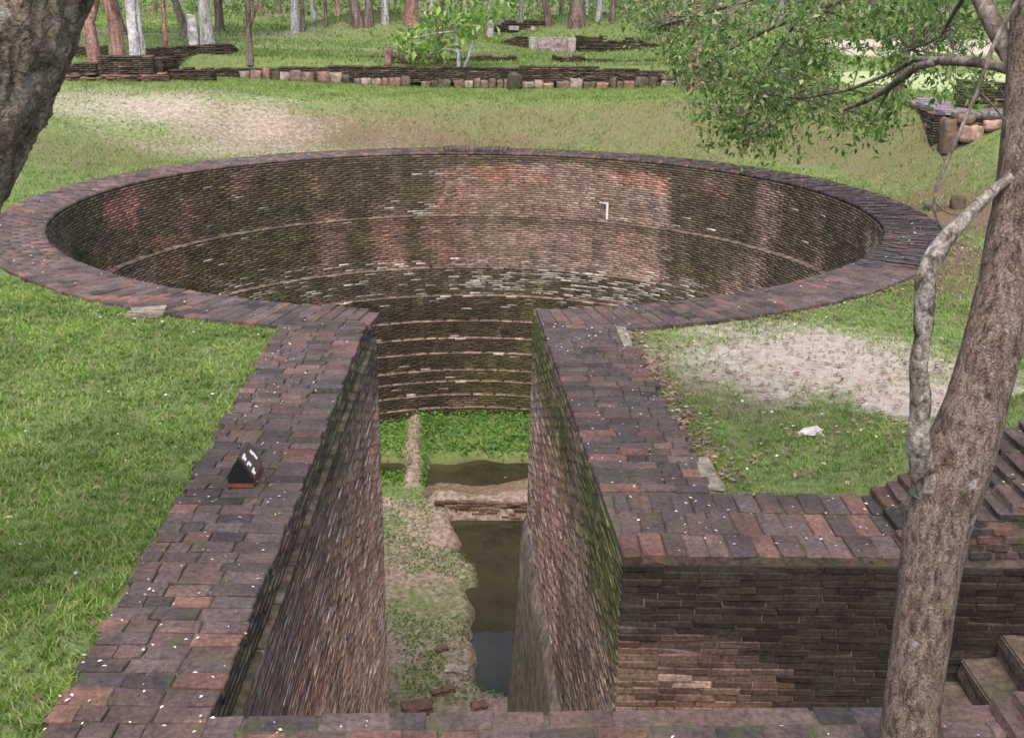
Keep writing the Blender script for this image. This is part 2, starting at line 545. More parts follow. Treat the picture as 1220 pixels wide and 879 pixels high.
Q = np.stack([idx[:-1, :-1], idx[:-1, 1:], idx[1:, 1:], idx[1:, :-1]], -1)[keep]
gnd = link('ground', npmesh('ground', np.stack([GX, GY, GZ], -1).reshape(-1, 3), Q, col=col, smooth=True), mat=M['ground'])
tag(gnd, kind='structure')
SANDI = (xs, ys, sand, lit)


def ground_masks(X, Y):
    i = np.clip(np.searchsorted(xs, X), 0, nx - 1); j = np.clip(np.searchsorted(ys, Y), 0, ny - 1)
    return sand[j, i], lit[j, i]


# ------------------------------------------------------------------ bricks
def brick_mesh(name, sx, sy, sz, bev, jit, seed):
    """one worn brick: bevelled block with uneven corners, its top at z = 0"""
    rr = random.Random(seed)
    bm = bmesh.new()
    bmesh.ops.create_cube(bm, size=1.0)
    for v in bm.verts:
        v.co.x = v.co.x * sx + rr.uniform(-jit, jit)
        v.co.y = v.co.y * sy + rr.uniform(-jit, jit)
        v.co.z = (v.co.z - 0.5) * sz + (rr.uniform(-jit, jit) * 0.35 if v.co.z > 0 else 0)
    top = [e for e in bm.edges if not all(v.co.z < -sz * 0.6 for v in e.verts)]
    bmesh.ops.bevel(bm, geom=top, offset=bev, segments=1, affect='EDGES', profile=0.6)
    me = bpy.data.meshes.new(name)
    bm.to_mesh(me); bm.free()
    return me


BRK = [brick_mesh('brick', 1.0, 1.0, 0.07, 0.0, 0.0, i) for i in range(1)]
CB = []
for i in range(8):                                   # coping bricks, unit footprint 0.27 x 0.14
    CB.append(brick_mesh('coping_brick', 0.27, 0.14, 0.075, 0.009, 0.010, 40 + i))
for me in CB: me.materials.append(M['coping'])
FB = []
for i in range(6):                                   # face bricks 0.27 x 0.12 x 0.045
    FB.append(brick_mesh('face_brick', 0.27, 0.12, 0.045, 0.006, 0.005, 80 + i))
for me in FB: me.materials.append(M['face'])

GREYP = np.array([0.086, 0.064, 0.064]); REDB = np.array([0.150, 0.080, 0.064]); BROWN = np.array([0.108, 0.071, 0.062])
DARKB = np.array([0.060, 0.048, 0.048])


def coping_col(x, y, red=0.5):
    n = float(fbm(x * 0.9 + 5, y * 0.9, 1.0, 3)); u = random.random()
    w = random.random() * 0.6
    c = GREYP * (1 - w) + BROWN * w if u < 0.66 - 0.15 * red else (BROWN if u < 0.9 - 0.08 * red else REDB)
    if random.random() < 0.12: c = DARKB
    c = c * (0.72 + 0.5 * random.random()) * (0.7 + 0.6 * n)
    return (float(c[0]), float(c[1]), float(c[2]), 1.0)


def put(meshes, name, parent, x, y, z, rz=0.0, sx=1.0, sy=1.0, sz=1.0, col=None, tilt=0.008):
    o = bpy.data.objects.new(name, random.choice(meshes))
    C.objects.link(o)
    o.parent = parent
    p = Vector(parent.location)
    o.location = (x - p.x, y - p.y, z - p.z)
    o.rotation_euler = (random.gauss(0, tilt), random.gauss(0, tilt), rz + (math.pi if random.random() < 0.5 else 0))
    o.scale = (sx, sy, sz)
    if col is not None: o.color = col
    return o


def boxes(P, T, Nn, Lh, Hh, Dh, colr, rng_j=0.0):
    """many bricks in one mesh: centre P, along T, out of the wall Nn, half sizes; the face at the back is left open"""
    n = len(P)
    U = np.broadcast_to(np.array([0, 0, 1.0]), (n, 3))
    Lh = np.broadcast_to(Lh, n)[:, None]; Hh = np.broadcast_to(Hh, n)[:, None]; Dh = np.broadcast_to(Dh, n)[:, None]
    V = []
    for d in (-1, 1):
        for (a, b) in ((-1, -1), (1, -1), (1, 1), (-1, 1)):
            j = rng.normal(0, rng_j, (n, 3)) if rng_j else 0
            sh = 0.0 if d < 0 else 0.006
            V.append(P + T * a * (Lh - sh) + U * b * (Hh - sh) + Nn * d * Dh + j)
    V = np.stack(V, 1).reshape(-1, 3)
    f = np.array([[4, 5, 6, 7], [0, 1, 5, 4], [1, 2, 6, 5], [2, 3, 7, 6], [3, 0, 4, 7]])
    Qd = (np.arange(n)[:, None, None] * 8 + f[None]).reshape(-1, 4)
    return V, Qd, np.repeat(colr, 8, 0)


def merge(parts):
    V, Qd, Cc, o = [], [], [], 0
    for v, q, c in parts:
        V.append(v); Qd.append(q + o); Cc.append(c); o += len(v)
    return np.concatenate(V), np.concatenate(Qd), np.concatenate(Cc)


def prism(name, poly, z0, z1, mat, parent, poly0=None):
    """closed straight-sided solid over a footprint"""
    bm = bmesh.new()
    a = [bm.verts.new((p[0], p[1], z0)) for p in (poly0 or poly)]; b = [bm.verts.new((p[0], p[1], z1)) for p in poly]
    n = len(poly)
    bm.faces.new(b); bm.faces.new(a[::-1])
    for i in range(n):
        bm.faces.new((a[i], a[(i + 1) % n], b[(i + 1) % n], b[i]))
    bmesh.ops.recalc_face_normals(bm, faces=bm.faces)
    me = bpy.data.meshes.new(name); bm.to_mesh(me); bm.free()
    return link(name, me, parent, mat)


RED, DK, BR, GP, WH, MO = [np.array(c) for c in ((0.36, 0.165, 0.125), (0.070, 0.052, 0.036), (0.175, 0.115, 0.083), (0.31, 0.228, 0.182), (0.54, 0.51, 0.45), (0.095, 0.088, 0.036))]

# ------------------------------------------------------------------ the round well
well = empty('brick_well', (WC[0], WC[1], 0))
tag(well, 'deep round brick well with stepped ledges and broad purplish coping ring', 'well')
# ledge heights and the radius under each
LEDGE = [(-1.55, 0.16), (-2.86, 0.16), (-3.56, 0.15), (-4.2, 0.14), (-4.62, 0.13), (-4.98, 0.13), (-5.4, 0.13), (-5.66, 0.12), (-5.98, 0.12), (-6.28, 0.12)]
tiers = []; rr_, zt = RIN + 0.03, -0.075
for (zl, dw) in LEDGE:
    tiers.append((rr_, zt, zl)); rr_ -= dw; zt = zl
tiers.append((rr_, zt, -7.0))
RFLOOR = rr_


def well_col(th, z, tier, lime=True):
    """weathering of each brick: th in degrees (90 = far side, 0 = right, 180 = left)"""
    n = len(th)
    s = np.radians(th) * RIN
    n1 = fbm(s * 0.55, z * 0.5, 2.0, 4); n2 = fbm(s * 1.3 + 40, z * 0.22, 5.0, 3); n3 = fbm(s * 0.8 + 9, z * 1.1, 9.0, 3)
    u = rng.random(n)
    right = 1 - sstep(78, 104, th)
    c = lerp(BR * 0.95, GP, np.clip(0.08 + 0.62 * right * (tier < 2) + (n1 - 0.5) * 1.3, 0, 1))
    c = c * (0.72 + 0.55 * u)[:, None]
    # red patches where the skin has come off
    red = sstep(0.52, 0.74, n3) * (0.35 + 0.65 * (th > 140)) + sstep(0.3, 0.1, np.abs(z + 0.48)) * sstep(0.45, 0.6, n1) * (th < 92) * (th > 40)
    for (t0, w) in ((163, 2.2), (151, 1.8), (170, 2.0)):
        red = np.maximum(red, np.exp(-((th - t0) / w) ** 2) * sstep(0.3, 0.5, fbm(s * 2, z * 1.5, 1.0, 2)) * (z > -1.5) * 1.3)
    c = lerp(c, RED * (0.8 + 0.6 * u)[:, None], np.clip(red * (tier < 2) * np.where(th > 138, 1.0, 0.62) * (0.55 + 0.9 * rng.random(n)), 0, 0.8))
    # run-off stains in bands from the top; left half and lower tiers coloured darker
    st = sstep(0.46, 0.72, n2 + (n1 - 0.5) * 0.35 + 0.10 * sstep(92, 125, th) + 0.05 * sstep(-0.1, -0.02, z))
    st = np.maximum(st, sstep(-0.42, -0.12, z + (n1 - 0.5) * 0.7) * 0.9)
    st = np.maximum(st, sstep(0.40, 0.55, n1) * sstep(95, 112, th) * (1 - sstep(150, 160, th)) * (tier < 2) * 0.95)
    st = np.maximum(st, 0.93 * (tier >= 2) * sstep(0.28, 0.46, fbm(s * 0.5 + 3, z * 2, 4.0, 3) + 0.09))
    for (zl_, dw_) in LEDGE:                           # darker band below each ledge
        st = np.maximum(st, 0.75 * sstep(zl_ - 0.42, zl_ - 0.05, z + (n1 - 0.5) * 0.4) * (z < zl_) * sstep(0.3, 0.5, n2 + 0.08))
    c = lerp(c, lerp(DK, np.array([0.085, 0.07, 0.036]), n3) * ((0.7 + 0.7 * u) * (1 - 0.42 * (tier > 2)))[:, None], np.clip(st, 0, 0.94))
    # lime-white bricks
    pw = (tier == 2) * (0.05 + 0.5 * sstep(0.42, 0.6, fbm(s * 0.45 + 2.2, z * 0.8, 7.0, 3)) * sstep(112, 92, th) + 0.10 * (th > 110))
    pw = pw + (tier == 3) * 0.20 * sstep(-4.05, -3.75, z) + (tier == 1) * sstep(-2.58, -2.72, z) * 0.38 * sstep(0.38, 0.55, n1 + 0.1) + (tier > 3) * 0.02 + (tier < 2) * 0.003
    for (t0, z0, wt, wz, pp) in ((102.5, -1.36, 4.5, 0.13, 0.75), (101, -0.5, 3.2, 0.09, 0.6), (114, -0.55, 1.2, 0.15, 0.3), (102.0, -1.9, 0.8, 0.5, 0.4), (92.2, -0.55, 0.5, 0.3, 0.5), (95.5, -0.55, 0.9, 0.1, 0.5), (141, -1.0, 10, 0.5, 0.05), (150, -2.3, 22, 0.5, 0.12), (60, -1.25, 14, 0.3, 0.10)):
        pw = pw + pp * np.exp(-((th - t0) / wt) ** 2 - ((z - z0) / wz) ** 2)
    w = rng.random(n) < pw * (1.0 if lime else 0.3)
    c = np.where(w[:, None], lerp(c, WH * (0.55 + 0.55 * rng.random(n))[:, None], 0.35 + 0.6 * rng.random(n)), c)
    # green film low down and on the left
    g = sstep(0.5, 0.62, fbm(s * 0.9 + 77, z * 0.9, 3.0, 3)) * (0.25 + 0.45 * (th > 120) + 0.4 * (tier > 2))
    return lerp(c, MO * (0.6 + 0.5 * u)[:, None], np.clip(g, 0, 0.6))


parts = []; back_v, back_q, back_c = [], [], []
COURSE = 0.055
nseg = 180
for t, (rad, z1, z0) in enumerate(tiers):
    nc = max(1, int(round((z1 - z0) / COURSE))); ch = (z1 - z0) / nc
    nb = int(2 * math.pi * rad / 0.285)
    for k in range(nc):
        zc = z1 - (k + 0.5) * ch
        th = (np.arange(nb) + (0.5 if k % 2 else 0) + rng.uniform(-0.12, 0.12, nb)) * 2 * math.pi / nb
        P = np.stack([WC[0] + rad * np.cos(th), WC[1] + rad * np.sin(th), np.full(nb, zc)], 1)
        lx, rx = left_in(P[:, 1]) - 0.13 - 0.14 * np.maximum(0, P[:, 1] - 12.75), right_in(P[:, 1]) + 0.13
        ok = ~((P[:, 0] > lx) & (P[:, 0] < rx) & (P[:, 1] < WC[1])); ok &= rng.random(nb) > 0.004
        th, P = th[ok], P[ok]
        nin = np.stack([-np.cos(th), -np.sin(th), 0 * th], 1); tn = np.stack([-np.sin(th), np.cos(th), 0 * th], 1)
        prot = rng.normal(0, 0.003, len(th)) + 0.008
        deg = np.degrees(th); deg = np.where(deg > 270, deg - 360, deg)
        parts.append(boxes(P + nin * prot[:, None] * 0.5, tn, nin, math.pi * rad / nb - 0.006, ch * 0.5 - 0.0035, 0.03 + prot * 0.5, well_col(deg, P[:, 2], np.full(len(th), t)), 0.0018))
    # mortar behind the bricks, weathered like them
    zs = np.linspace(z1 - (0.02 if t else 0), z0, max(2, int((z1 - z0) / 0.12)))
    aa = np.linspace(0, 2 * math.pi, 2 * nseg + 1)
    AA, ZZ = np.meshgrid(aa, zs)
    dg = np.degrees(AA.ravel()); dg = np.where(dg > 270, dg - 360, dg)
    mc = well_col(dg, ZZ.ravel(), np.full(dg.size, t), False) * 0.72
    o = sum(len(v_) for v_ in back_v); ii = np.arange(AA.size).reshape(AA.shape) + o
    back_v.append(np.stack([WC[0] + (rad - 0.029) * np.cos(AA), WC[1] + (rad - 0.029) * np.sin(AA), ZZ], -1).reshape(-1, 3)); back_c.append(mc)
    am = (aa[:-1] + aa[1:]) / 2; px, py = WC[0] + rad * np.cos(am), WC[1] + rad * np.sin(am)
    okm = ~((left_in(py) - 0.2 - 0.14 * np.maximum(0, py - 12.75) < px) & (px < right_in(py) + 0.18) & (py < WC[1]))
    back_q.append(np.stack([ii[:-1, :-1], ii[:-1, 1:], ii[1:, 1:], ii[1:, :-1]], -1)[:, okm].reshape(-1, 4))
V, Qd, Cc = merge(parts)
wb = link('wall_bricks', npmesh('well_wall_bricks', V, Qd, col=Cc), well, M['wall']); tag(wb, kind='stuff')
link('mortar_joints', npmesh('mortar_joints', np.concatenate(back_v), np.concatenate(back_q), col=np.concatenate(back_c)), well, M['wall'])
# each ledge: a course of bricks laid flat, its dusty tops showing
for t, (zl, dw) in enumerate(LEDGE):
    ro = tiers[t][0] + 0.03; ri = tiers[t + 1][0] - 0.014
    nb = int(2 * math.pi * ro / 0.29)
    th = (np.arange(nb) + rng.uniform(-0.1, 0.1, nb)) * 2 * math.pi / nb
    rc = (ro + ri) / 2
    P = np.stack([WC[0] + rc * np.cos(th), WC[1] + rc * np.sin(th), np.full(nb, zl - 0.016) + rng.normal(0, 0.003, nb)], 1)
    lx, rx = left_in(P[:, 1]) - 0.13 - 0.14 * np.maximum(0, P[:, 1] - 12.75), right_in(P[:, 1]) + 0.13
    ok = ~((P[:, 0] > lx) & (P[:, 0] < rx) & (P[:, 1] < WC[1]))
    th, P = th[ok], P[ok]
    nin = np.stack([-np.cos(th), -np.sin(th), 0 * th], 1); tn = np.stack([-np.sin(th), np.cos(th), 0 * th], 1)
    cc = lerp(np.array([0.12, 0.085, 0.066]), np.array([0.24, 0.18, 0.145]), rng.random(len(th))) * (0.95 if t > 1 else 0.85)
    cc = cc * (0.45 + 0.9 * fbm(th * 9.0, t * 3.1, 2.0, 3))[:, None]
    lb = boxes(P, tn, nin, math.pi * ri / nb - 0.004, 0.018, (ro - ri) / 2 + rng.normal(0, 0.004, len(th)), cc, 0.002)
    tag(link('ledge', npmesh('ledge', lb[0], lb[1], col=lb[2]), well, M['wall']), kind='stuff')
# lime run in the shape of a bracket on the right
pA = np.array([WC[0] + 7.30 * math.cos(R(60.2)), WC[1] + 7.30 * math.sin(R(60.2))])


def bracket():
    th0 = R(64.6); bm = bmesh.new()
    def bar(a0, a1, z0, z1):
        rr = RIN + 0.03 - 0.047
        vs_ = []
        for r_ in (rr, rr + 0.03):
            for a, z in ((a0, z0), (a1, z0), (a1, z1), (a0, z1)):
                vs_.append(bm.verts.new((WC[0] + r_ * math.cos(a) + random.uniform(-.004, .004), WC[1] + r_ * math.sin(a), z)))
        for f in ((0, 1, 2, 3), (0, 4, 5, 1), (1, 5, 6, 2), (2, 6, 7, 3), (3, 7, 4, 0)):
            bm.faces.new([vs_[i] for i in f])
    bar(th0, th0 + 0.0075, -1.52, -1.14)
    bar(th0, th0 + 0.033, -1.14, -1.10)
    me = bpy.data.meshes.new('lime_run'); bm.to_mesh(me); bm.free()
    link('lime_run', me, well, M['lime'])


bracket()

# coping ring, rows of bricks lying across the wall
ring = []
nrow = int(2 * math.pi * 7.8 / 0.155)
for k in range(nrow):
    a = 2 * math.pi * (k + random.uniform(-0.06, 0.06)) / nrow
    off = 0 if k % 2 else 0.5
    ro = ROUT + random.uniform(-0.03, 0.025); ri = RIN + random.uniform(-0.008, 0.012)
    cuts = [ri]
    first = 0.27 * (0.55 if k % 2 else 1.0)
    cuts.append(ri + first + random.uniform(-0.02, 0.02))
    while cuts[-1] < ro - 0.36: cuts.append(cuts[-1] + 0.265 + random.uniform(-0.03, 0.03))
    if ro - cuts[-1] > 0.3: cuts.append((cuts[-1] + ro) / 2)
    cuts.append(ro)
    for c0, c1 in zip(cuts[:-1], cuts[1:]):
        rc = (c0 + c1) / 2
        x, y = WC[0] + rc * math.cos(a), WC[1] + rc * math.sin(a)
        if y < WC[1] and left_in(y) + 0.02 < x < right_in(y) - 0.02: continue
        if y < 13.3 and (left_in(y) - 1.0 < x < right_in(y) + 0.95) and y < 12.35 + 0.0 * x: continue
        ring.append((x, y, a, c1 - c0, 2 * math.pi * rc / nrow, math.hypot(x, y)))
ring.sort(key=lambda q: q[5] + (0 if abs(q[0]) < 0.5 * q[1] else 30))


def ring_col(x, y):
    c = np.array(coping_col(x, y, 0.75 if x < 0 else 0.35)[:3])
    return c


for i, (x, y, a, L, Wd_, d) in enumerate(ring[:300]):
    c = ring_col(x, y)
    put(CB, 'coping_brick', well, x, y, random.uniform(-0.007, 0.004), a, (L - 0.008) / 0.27, (Wd_ - 0.007) / 0.14, 1, (*c, 1), 0.01)
rest = ring[300:]
P = np.array([(x, y, -0.0375 + random.uniform(-0.006, 0.004)) for (x, y, a, L, w, d) in rest])
an = np.array([q[2] for q in rest])
tn = np.stack([np.cos(an), np.sin(an), 0 * an], 1); nn = np.stack([-np.sin(an), np.cos(an), 0 * an], 1)
bx_ = boxes(P, tn, nn, np.array([q[3] for q in rest]) / 2 - 0.002, 0.0375, np.array([q[4] for q in rest]) / 2 - 0.0005, np.array([ring_col(q[0], q[1]) for q in rest]), 0.002)
ri_ = link('coping_ring_bricks', npmesh('coping_ring_bricks', bx_[0], bx_[1], col=bx_[2]), well, M['coping_far']); tag(ri_, kind='stuff')
# mortar bed and earth-side body of the ring
bv, bq = [], []
prof = [(RIN + 0.035, -7.0), (RIN + 0.035, -0.018), (ROUT - 0.035, -0.018), (ROUT - 0.035, -7.0)]
for k in range(nseg + 1):
    a = 2 * math.pi * k / nseg
    for r_, z in prof: bv.append((WC[0] + r_ * math.cos(a), WC[1] + r_ * math.sin(a), z))
for k in range(nseg):
    am = 2 * math.pi * (k + 0.5) / nseg
    x, y = WC[0] + 7.35 * math.cos(am), WC[1] + 7.35 * math.sin(am)
    if y < WC[1] and left_in(y) - 0.24 < x < right_in(y) + 0.24: continue
    for j in range(3):
        o = k * 4 + j
        bq.append((o, o + 1, o + 5, o + 4))
link('mortar_bed', npmesh('mortar_bed', np.array(bv), np.array(bq)), well, M['mortar'])
# a stretch of one extra course on the far side
nx_ = 15
a0, a1 = R(97.3), R(85.2)
for k in range(nx_):
    a = a0 + (a1 - a0) * (k + 0.5) / nx_
    for rc, L in ((7.5, 0.36), (7.86, 0.34)):
        x, y = WC[0] + rc * math.cos(a), WC[1] + rc * math.sin(a)
        put(CB, 'raised_coping_brick', well, x, y, 0.078 + random.uniform(-0.006, 0.006), a, L / 0.27, (abs(a1 - a0) * rc / nx_ - 0.006) / 0.14, 1.0, coping_col(x, y, 0.2), 0.01)

# ------------------------------------------------------------------ passage walls
def plane_bricks(p0, p1, z1, z0, side, colf, off=0.0, batter=0.0, seed=0, L=0.285, gaps=0.006):
    """courses on the vertical plane over the line p0-p1; side = +1/-1 gives the outward normal"""
    p0 = np.asarray(p0, float); p1 = np.asarray(p1, float)
    d = p1 - p0; ln = np.hypot(*d); d = d / ln
    nrm = np.array([d[1], -d[0]]) * side
    nc = int(round((z1 - z0) / COURSE)); ch = (z1 - z0) / nc
    out = []
    for k in range(nc):
        zc = z1 - (k + 0.5) * ch
        nb = int(round(ln / L)); s = (np.arange(-1, nb + 1) + 0.5 + (0.5 if k % 2 else 0)) * L + rng.uniform(-0.03, 0.03, nb + 2)
        e0 = np.clip(s - L / 2 + 0.006, 0, ln); e1 = np.clip(s + L / 2 - 0.006, 0, ln)
        ok = (e1 - e0 > 0.04) & (rng.random(len(s)) > gaps)
        sm, hl = ((e0 + e1) / 2)[ok], ((e1 - e0) / 2)[ok]
        o2 = off + batter * (z1 - zc) + rng.normal(0, 0.0022, len(sm))
        P = np.stack([p0[0] + d[0] * sm + nrm[0] * o2, p0[1] + d[1] * sm + nrm[1] * o2, np.full(len(sm), zc)], 1)
        T = np.broadcast_to(np.array([d[0], d[1], 0]), P.shape); Nn = np.broadcast_to(np.array([nrm[0], nrm[1], 0]), P.shape)
        out.append(boxes(P - Nn * 0.035, T, Nn, hl, ch / 2 - 0.0035, 0.04, colf(sm, P), 0.0012))
    return out


def passage_col(side):
    def f(s, P):
        z = P[:, 2]; u = rng.random(len(s))
        n1 = fbm(s * 0.45 + side * 30, z * 0.3, 2.0, 4); n2 = fbm(s * 1.1, z * 0.12 + side * 9, 6.0, 3)
        c = lerp(BR * 1.1, GP * 1.12, np.clip(0.5 + 0.25 * sstep(-1.0, -4.0, z) + (n1 - 0.5) * 2.0, 0, 1)) * (0.7 + 0.65 * u)[:, None]
        c = lerp(c, RED * 0.85 * (0.7 + 0.6 * u)[:, None], np.clip(sstep(0.48, 0.62, n2) * (0.5 if side > 0 else 0.25), 0, 0.6))
        c = lerp(c, np.array([0.44, 0.38, 0.35]) * (0.7 + 0.5 * u)[:, None], (rng.random(len(s)) < 0.12 + 0.34 * sstep(-1.2, -4.0, z)) * 0.75)
        top = np.maximum(sstep(-1.15, -0.15, z + (n1 - 0.5) * 1.2), sstep(-0.62, -0.4, z))
        c = lerp(c, DK * 1.35 * (0.6 + 0.8 * u)[:, None], np.clip(0.85 * top + 0.7 * sstep(0.58, 0.7, n1 + 0.06), 0, 0.9))
        ms = sstep(0.44, 0.6, fbm(s * 0.8 + 5, z * 0.8, side * 3.0, 3) + (0.10 if side > 0 else 0.0)) * sstep(-1.5 if side > 0 else -1.0, -0.2, z)
        c = lerp(c, np.array([0.085, 0.095, 0.02]) * (0.5 + 0.8 * u)[:, None], np.clip(ms * (1.0 if side > 0 else 0.35), 0, 0.8))
        return c * (1 + np.array([0.75, 0.68, 0.55])[None] * sstep(-0.6, -2.2, z)[:, None]) if side < 0 else c  # tan lower left face, colour lightened to offset the little light it gets
    return f


lw = empty('passage_wall', (-2.1, 8.5, 0))  # deep brick wall lining the left of the passage
tag(lw, 'long brick passage wall carrying the small black sign on its coping', 'brick wall')
pb = plane_bricks(LA - np.array([0, 0.9]), LB, -0.075, -0.30, 1, passage_col(-1), 0.0)
pb += plane_bricks(LA - np.array([0, 0.9]), LB + np.array([0, 0.02]), -0.30, -7.0, 1, passage_col(-1), 0.045, 0.004)
V, Qd, Cc = merge(pb)
tag(link('wall_bricks', npmesh('wall_bricks', V, Qd, col=Cc), lw, M['wall']), kind='stuff')
GAPB = at(385, 466, 0)
for (ya, yb, zt_) in ((4.0, GAPB[1] - 0.075, -0.02), (GAPB[1] - 0.075, GAPB[1] + 0.075, -0.068), (GAPB[1] + 0.075, 12.78, -0.02)):
    prism('mortar_bed', [(float(left_out(ya)) + 0.05, ya), (float(left_in(ya)) - 0.02, ya), (float(left_in(yb)) - 0.02, yb), (float(left_out(yb)) + 0.05, yb)], -7.0, zt_, M['mortar'], lw)
prism('mortar_core', [(-2.36, 4.0), (-1.555 + 0.038, 4.0), (left_in(12.72) + 0.038, 12.72), (-2.6, 12.3)], -7.0, -0.335, M['light_mortar'], lw, [(-2.36, 4.0), (-1.555 + 0.064, 4.0), (left_in(12.72) + 0.064, 12.72), (-2.6, 12.3)])

rw = empty('passage_wall', (1.6, 8.5, 0))  # the passage wall on the right, down to the well floor
tag(rw, 'L-shaped brick passage wall with mossy inner face, its coping turning along the stair pit', 'brick wall')
pb = plane_bricks(RA, RB, -0.075, -7.0, -1, passage_col(1), 0.0, 0.012)
V, Qd, Cc = merge(pb)
tag(link('wall_bricks', npmesh('wall_bricks', V, Qd, col=Cc), rw, M['wall']), kind='stuff')
def r_foot(dx): return [(RA[0] + 0.006 - dx, RA[1] + 0.004), (2.72, RA[1] + 0.004), (2.72, 7.66), (1.56, 7.66), (1.25, 12.9), (RB[0] + 0.03 - dx, 13.1)]
prism('mortar_bed', r_foot(0), -0.3, -0.02, M['mortar'], rw, r_foot(0.003))
prism('mortar_core', r_foot(0.003), -7.0, -0.302, M['light_mortar'], rw, r_foot(0.082))
# rough lump of old plaster low on the inner face, next to the well


def plaster_patch():
    bm = bmesh.new(); nu, nv = 44, 40
    g = []
    for j in range(nv + 1):
        row = []
        for i in range(nu + 1):
            y = 8.4 + 4.98 * i / nu; z = -7.0 + 4.7 * j / nv
            x = float(right_in(y)) - 0.012 * (-0.07 - z)
            lim = -2.85 - 0.25 * (13.3 - y) / 4 + 0.35 * (float(fbm(y * 1.3, 2.0, 5.0, 3)) - 0.5)
            e = float(1 - sstep(-0.35, 0.12, z - lim)) * float(sstep(8.5, 9.3, y))
            low = float(1 - sstep(-6.0, -3.0, z)) * float(sstep(11.5, 13.2, y))
            b_ = 0.07 * e * (0.6 + 0.9 * float(fbm(y * 1.7, z * 1.1, 3.0, 3))) + 0.12 * low * e - 0.06 * (1 - e)
            row.append(bm.verts.new((x - b_ - 0.03 * (float(fbm(y * 6, z * 6, 1.0, 3)) - 0.5), y, z)))
        row.append(bm.verts.new((row[-1].co.x + 0.5, row[-1].co.y + 0.02, row[-1].co.z)))
        g.append(row)
    for j in range(nv):
        for i in range(nu + 1):
            bm.faces.new((g[j][i], g[j + 1][i], g[j + 1][i + 1], g[j][i + 1]))
    me = bpy.data.meshes.new('old_plaster'); bm.to_mesh(me); bm.free()
    for p in me.polygons: p.use_smooth = True
    o = link('old_plaster', me, rw, M['plaster'])
    o['label'] = 'grey plaster lump low on the brick face'


plaster_patch()

# coping of the passage walls: rows of bricks across the wall
def cross_rows(parent, y0, y1, xin, xout, red, skip=None, first=0.27, pitch=0.143):
    y = y0; k = 0
    while y < y1:
        h = pitch + random.uniform(-0.012, 0.012)
        yc = y + h / 2
        a, b = float(xin(yc)) + random.uniform(-0.01, 0.01), float(xout(yc)) + random.uniform(-0.045, 0.03)
        sg = 1 if b > a else -1
        ln = abs(b - a); cuts = [0.0, (0.27 if k % 2 else 0.31) + random.uniform(-0.02, 0.02)]
        while cuts[-1] < ln - 0.40: cuts.append(cuts[-1] + random.choice((0.27, 0.27, 0.25, 0.16, 0.29)) + random.uniform(-0.02, 0.02))
        if ln - cuts[-1] > 0.31: cuts.append((cuts[-1] + ln) / 2)
        cuts.append(ln)
        for c0, c1 in zip(cuts[:-1], cuts[1:]):
            x = a + sg * (c0 + c1) / 2
            if skip and skip(x, yc, c0): continue
            put(CB, 'coping_brick', parent, x, yc, random.uniform(-0.006, 0.004), random.gauss(0, 0.012), (abs(c1 - c0) - 0.010) / 0.27, (h - 0.011) / 0.14, 1, coping_col(x, yc, red), 0.01)
        y += h; k += 1


def in_ring(x, y, c0=0): return math.hypot(x - WC[0], y - WC[1]) < ROUT - 0.1 and y > 12.35 or y > 12.75


GAPB = at(385, 466, 0)
cross_rows(lw, 4.1, 12.9, left_in, left_out, 0.55, lambda x, y, c0: in_ring(x, y) or (abs(y - GAPB[1]) < 0.075 and c0 == 0.0))
cross_rows(rw, 7.735, 13.4, right_in, right_out, 0.75, in_ring)
# three rows of bricks lying lengthways along the stair pit side
y0 = 6.705
for rrow in range(3):
    ln = (0.33, 0.35, 0.335)[rrow]; x = 0.775 - (0.0 if rrow % 2 else 0.06) + 0.02
    while x < 2.80:
        w = 0.165 + random.uniform(-0.015, 0.02); xl = max(x, 0.775)
        if x + w > 0.83:
            xc = (xl + x + w) / 2
            put(CB, 'coping_brick', rw, xc, y0 + ln / 2 + random.uniform(-0.008, 0.008), random.uniform(-0.006, 0.005), math.pi / 2 + random.gauss(0, 0.012), (ln - 0.01) / 0.27, (x + w - xl - 0.009) / 0.14, 1, coping_col(xc, 7, 0.9), 0.01)
        x += w
    y0 += ln
# pale plaster strips along the outer edge
def slab(name, x, y, z, sx, sy, sz, rz, mat, parent, seed=1, rough=0.02):
    rr = random.Random(seed)
    bm = bmesh.new(); bmesh.ops.create_cube(bm, size=1.0)
    bmesh.ops.subdivide_edges(bm, edges=bm.edges[:], cuts=2, use_grid_fill=True)
    for v in bm.verts:
        v.co.x = v.co.x * sx + rr.gauss(0, rough * 0.5); v.co.y = v.co.y * sy + rr.gauss(0, rough * 0.5); v.co.z = v.co.z * sz + rr.gauss(0, rough * 0.2)
    me = bpy.data.meshes.new(name); bm.to_mesh(me); bm.free()
    o = link(name, me, None, mat)
    o.location = (x, y, z); o.rotation_euler = (0, 0, rz)
    if parent is not None:
        o.parent = parent; o.matrix_parent_inverse = parent_inv(parent)
    return o


p = at(742, 401, 0); slab('plaster_strip', p[0] + 0.02, p[1], -0.035, 0.12, 0.75, 0.08, 0.03, M['plaster'], rw, 3)
p = at(838, 563, 0); slab('plaster_strip', p[0] + 0.02, p[1] + 0.05, -0.045, 0.17, 0.62, 0.07, 0.05, M['plaster'], rw, 4)

# ------------------------------------------------------------------ stair pit: brick face, stepped flank, steps, front wall
SL = [(k, 2.775 + 0.105 * k, 0.057 * (k + 1)) for k in range(17)]     # stepped courses of the flank
fl = empty('stair_wall', (3.4, 6.9, 0))  # brick wall flanking the stairs on the far side
tag(fl, 'dark brick stair flank wall with its coping climbing in thin mossy steps', 'brick wall')


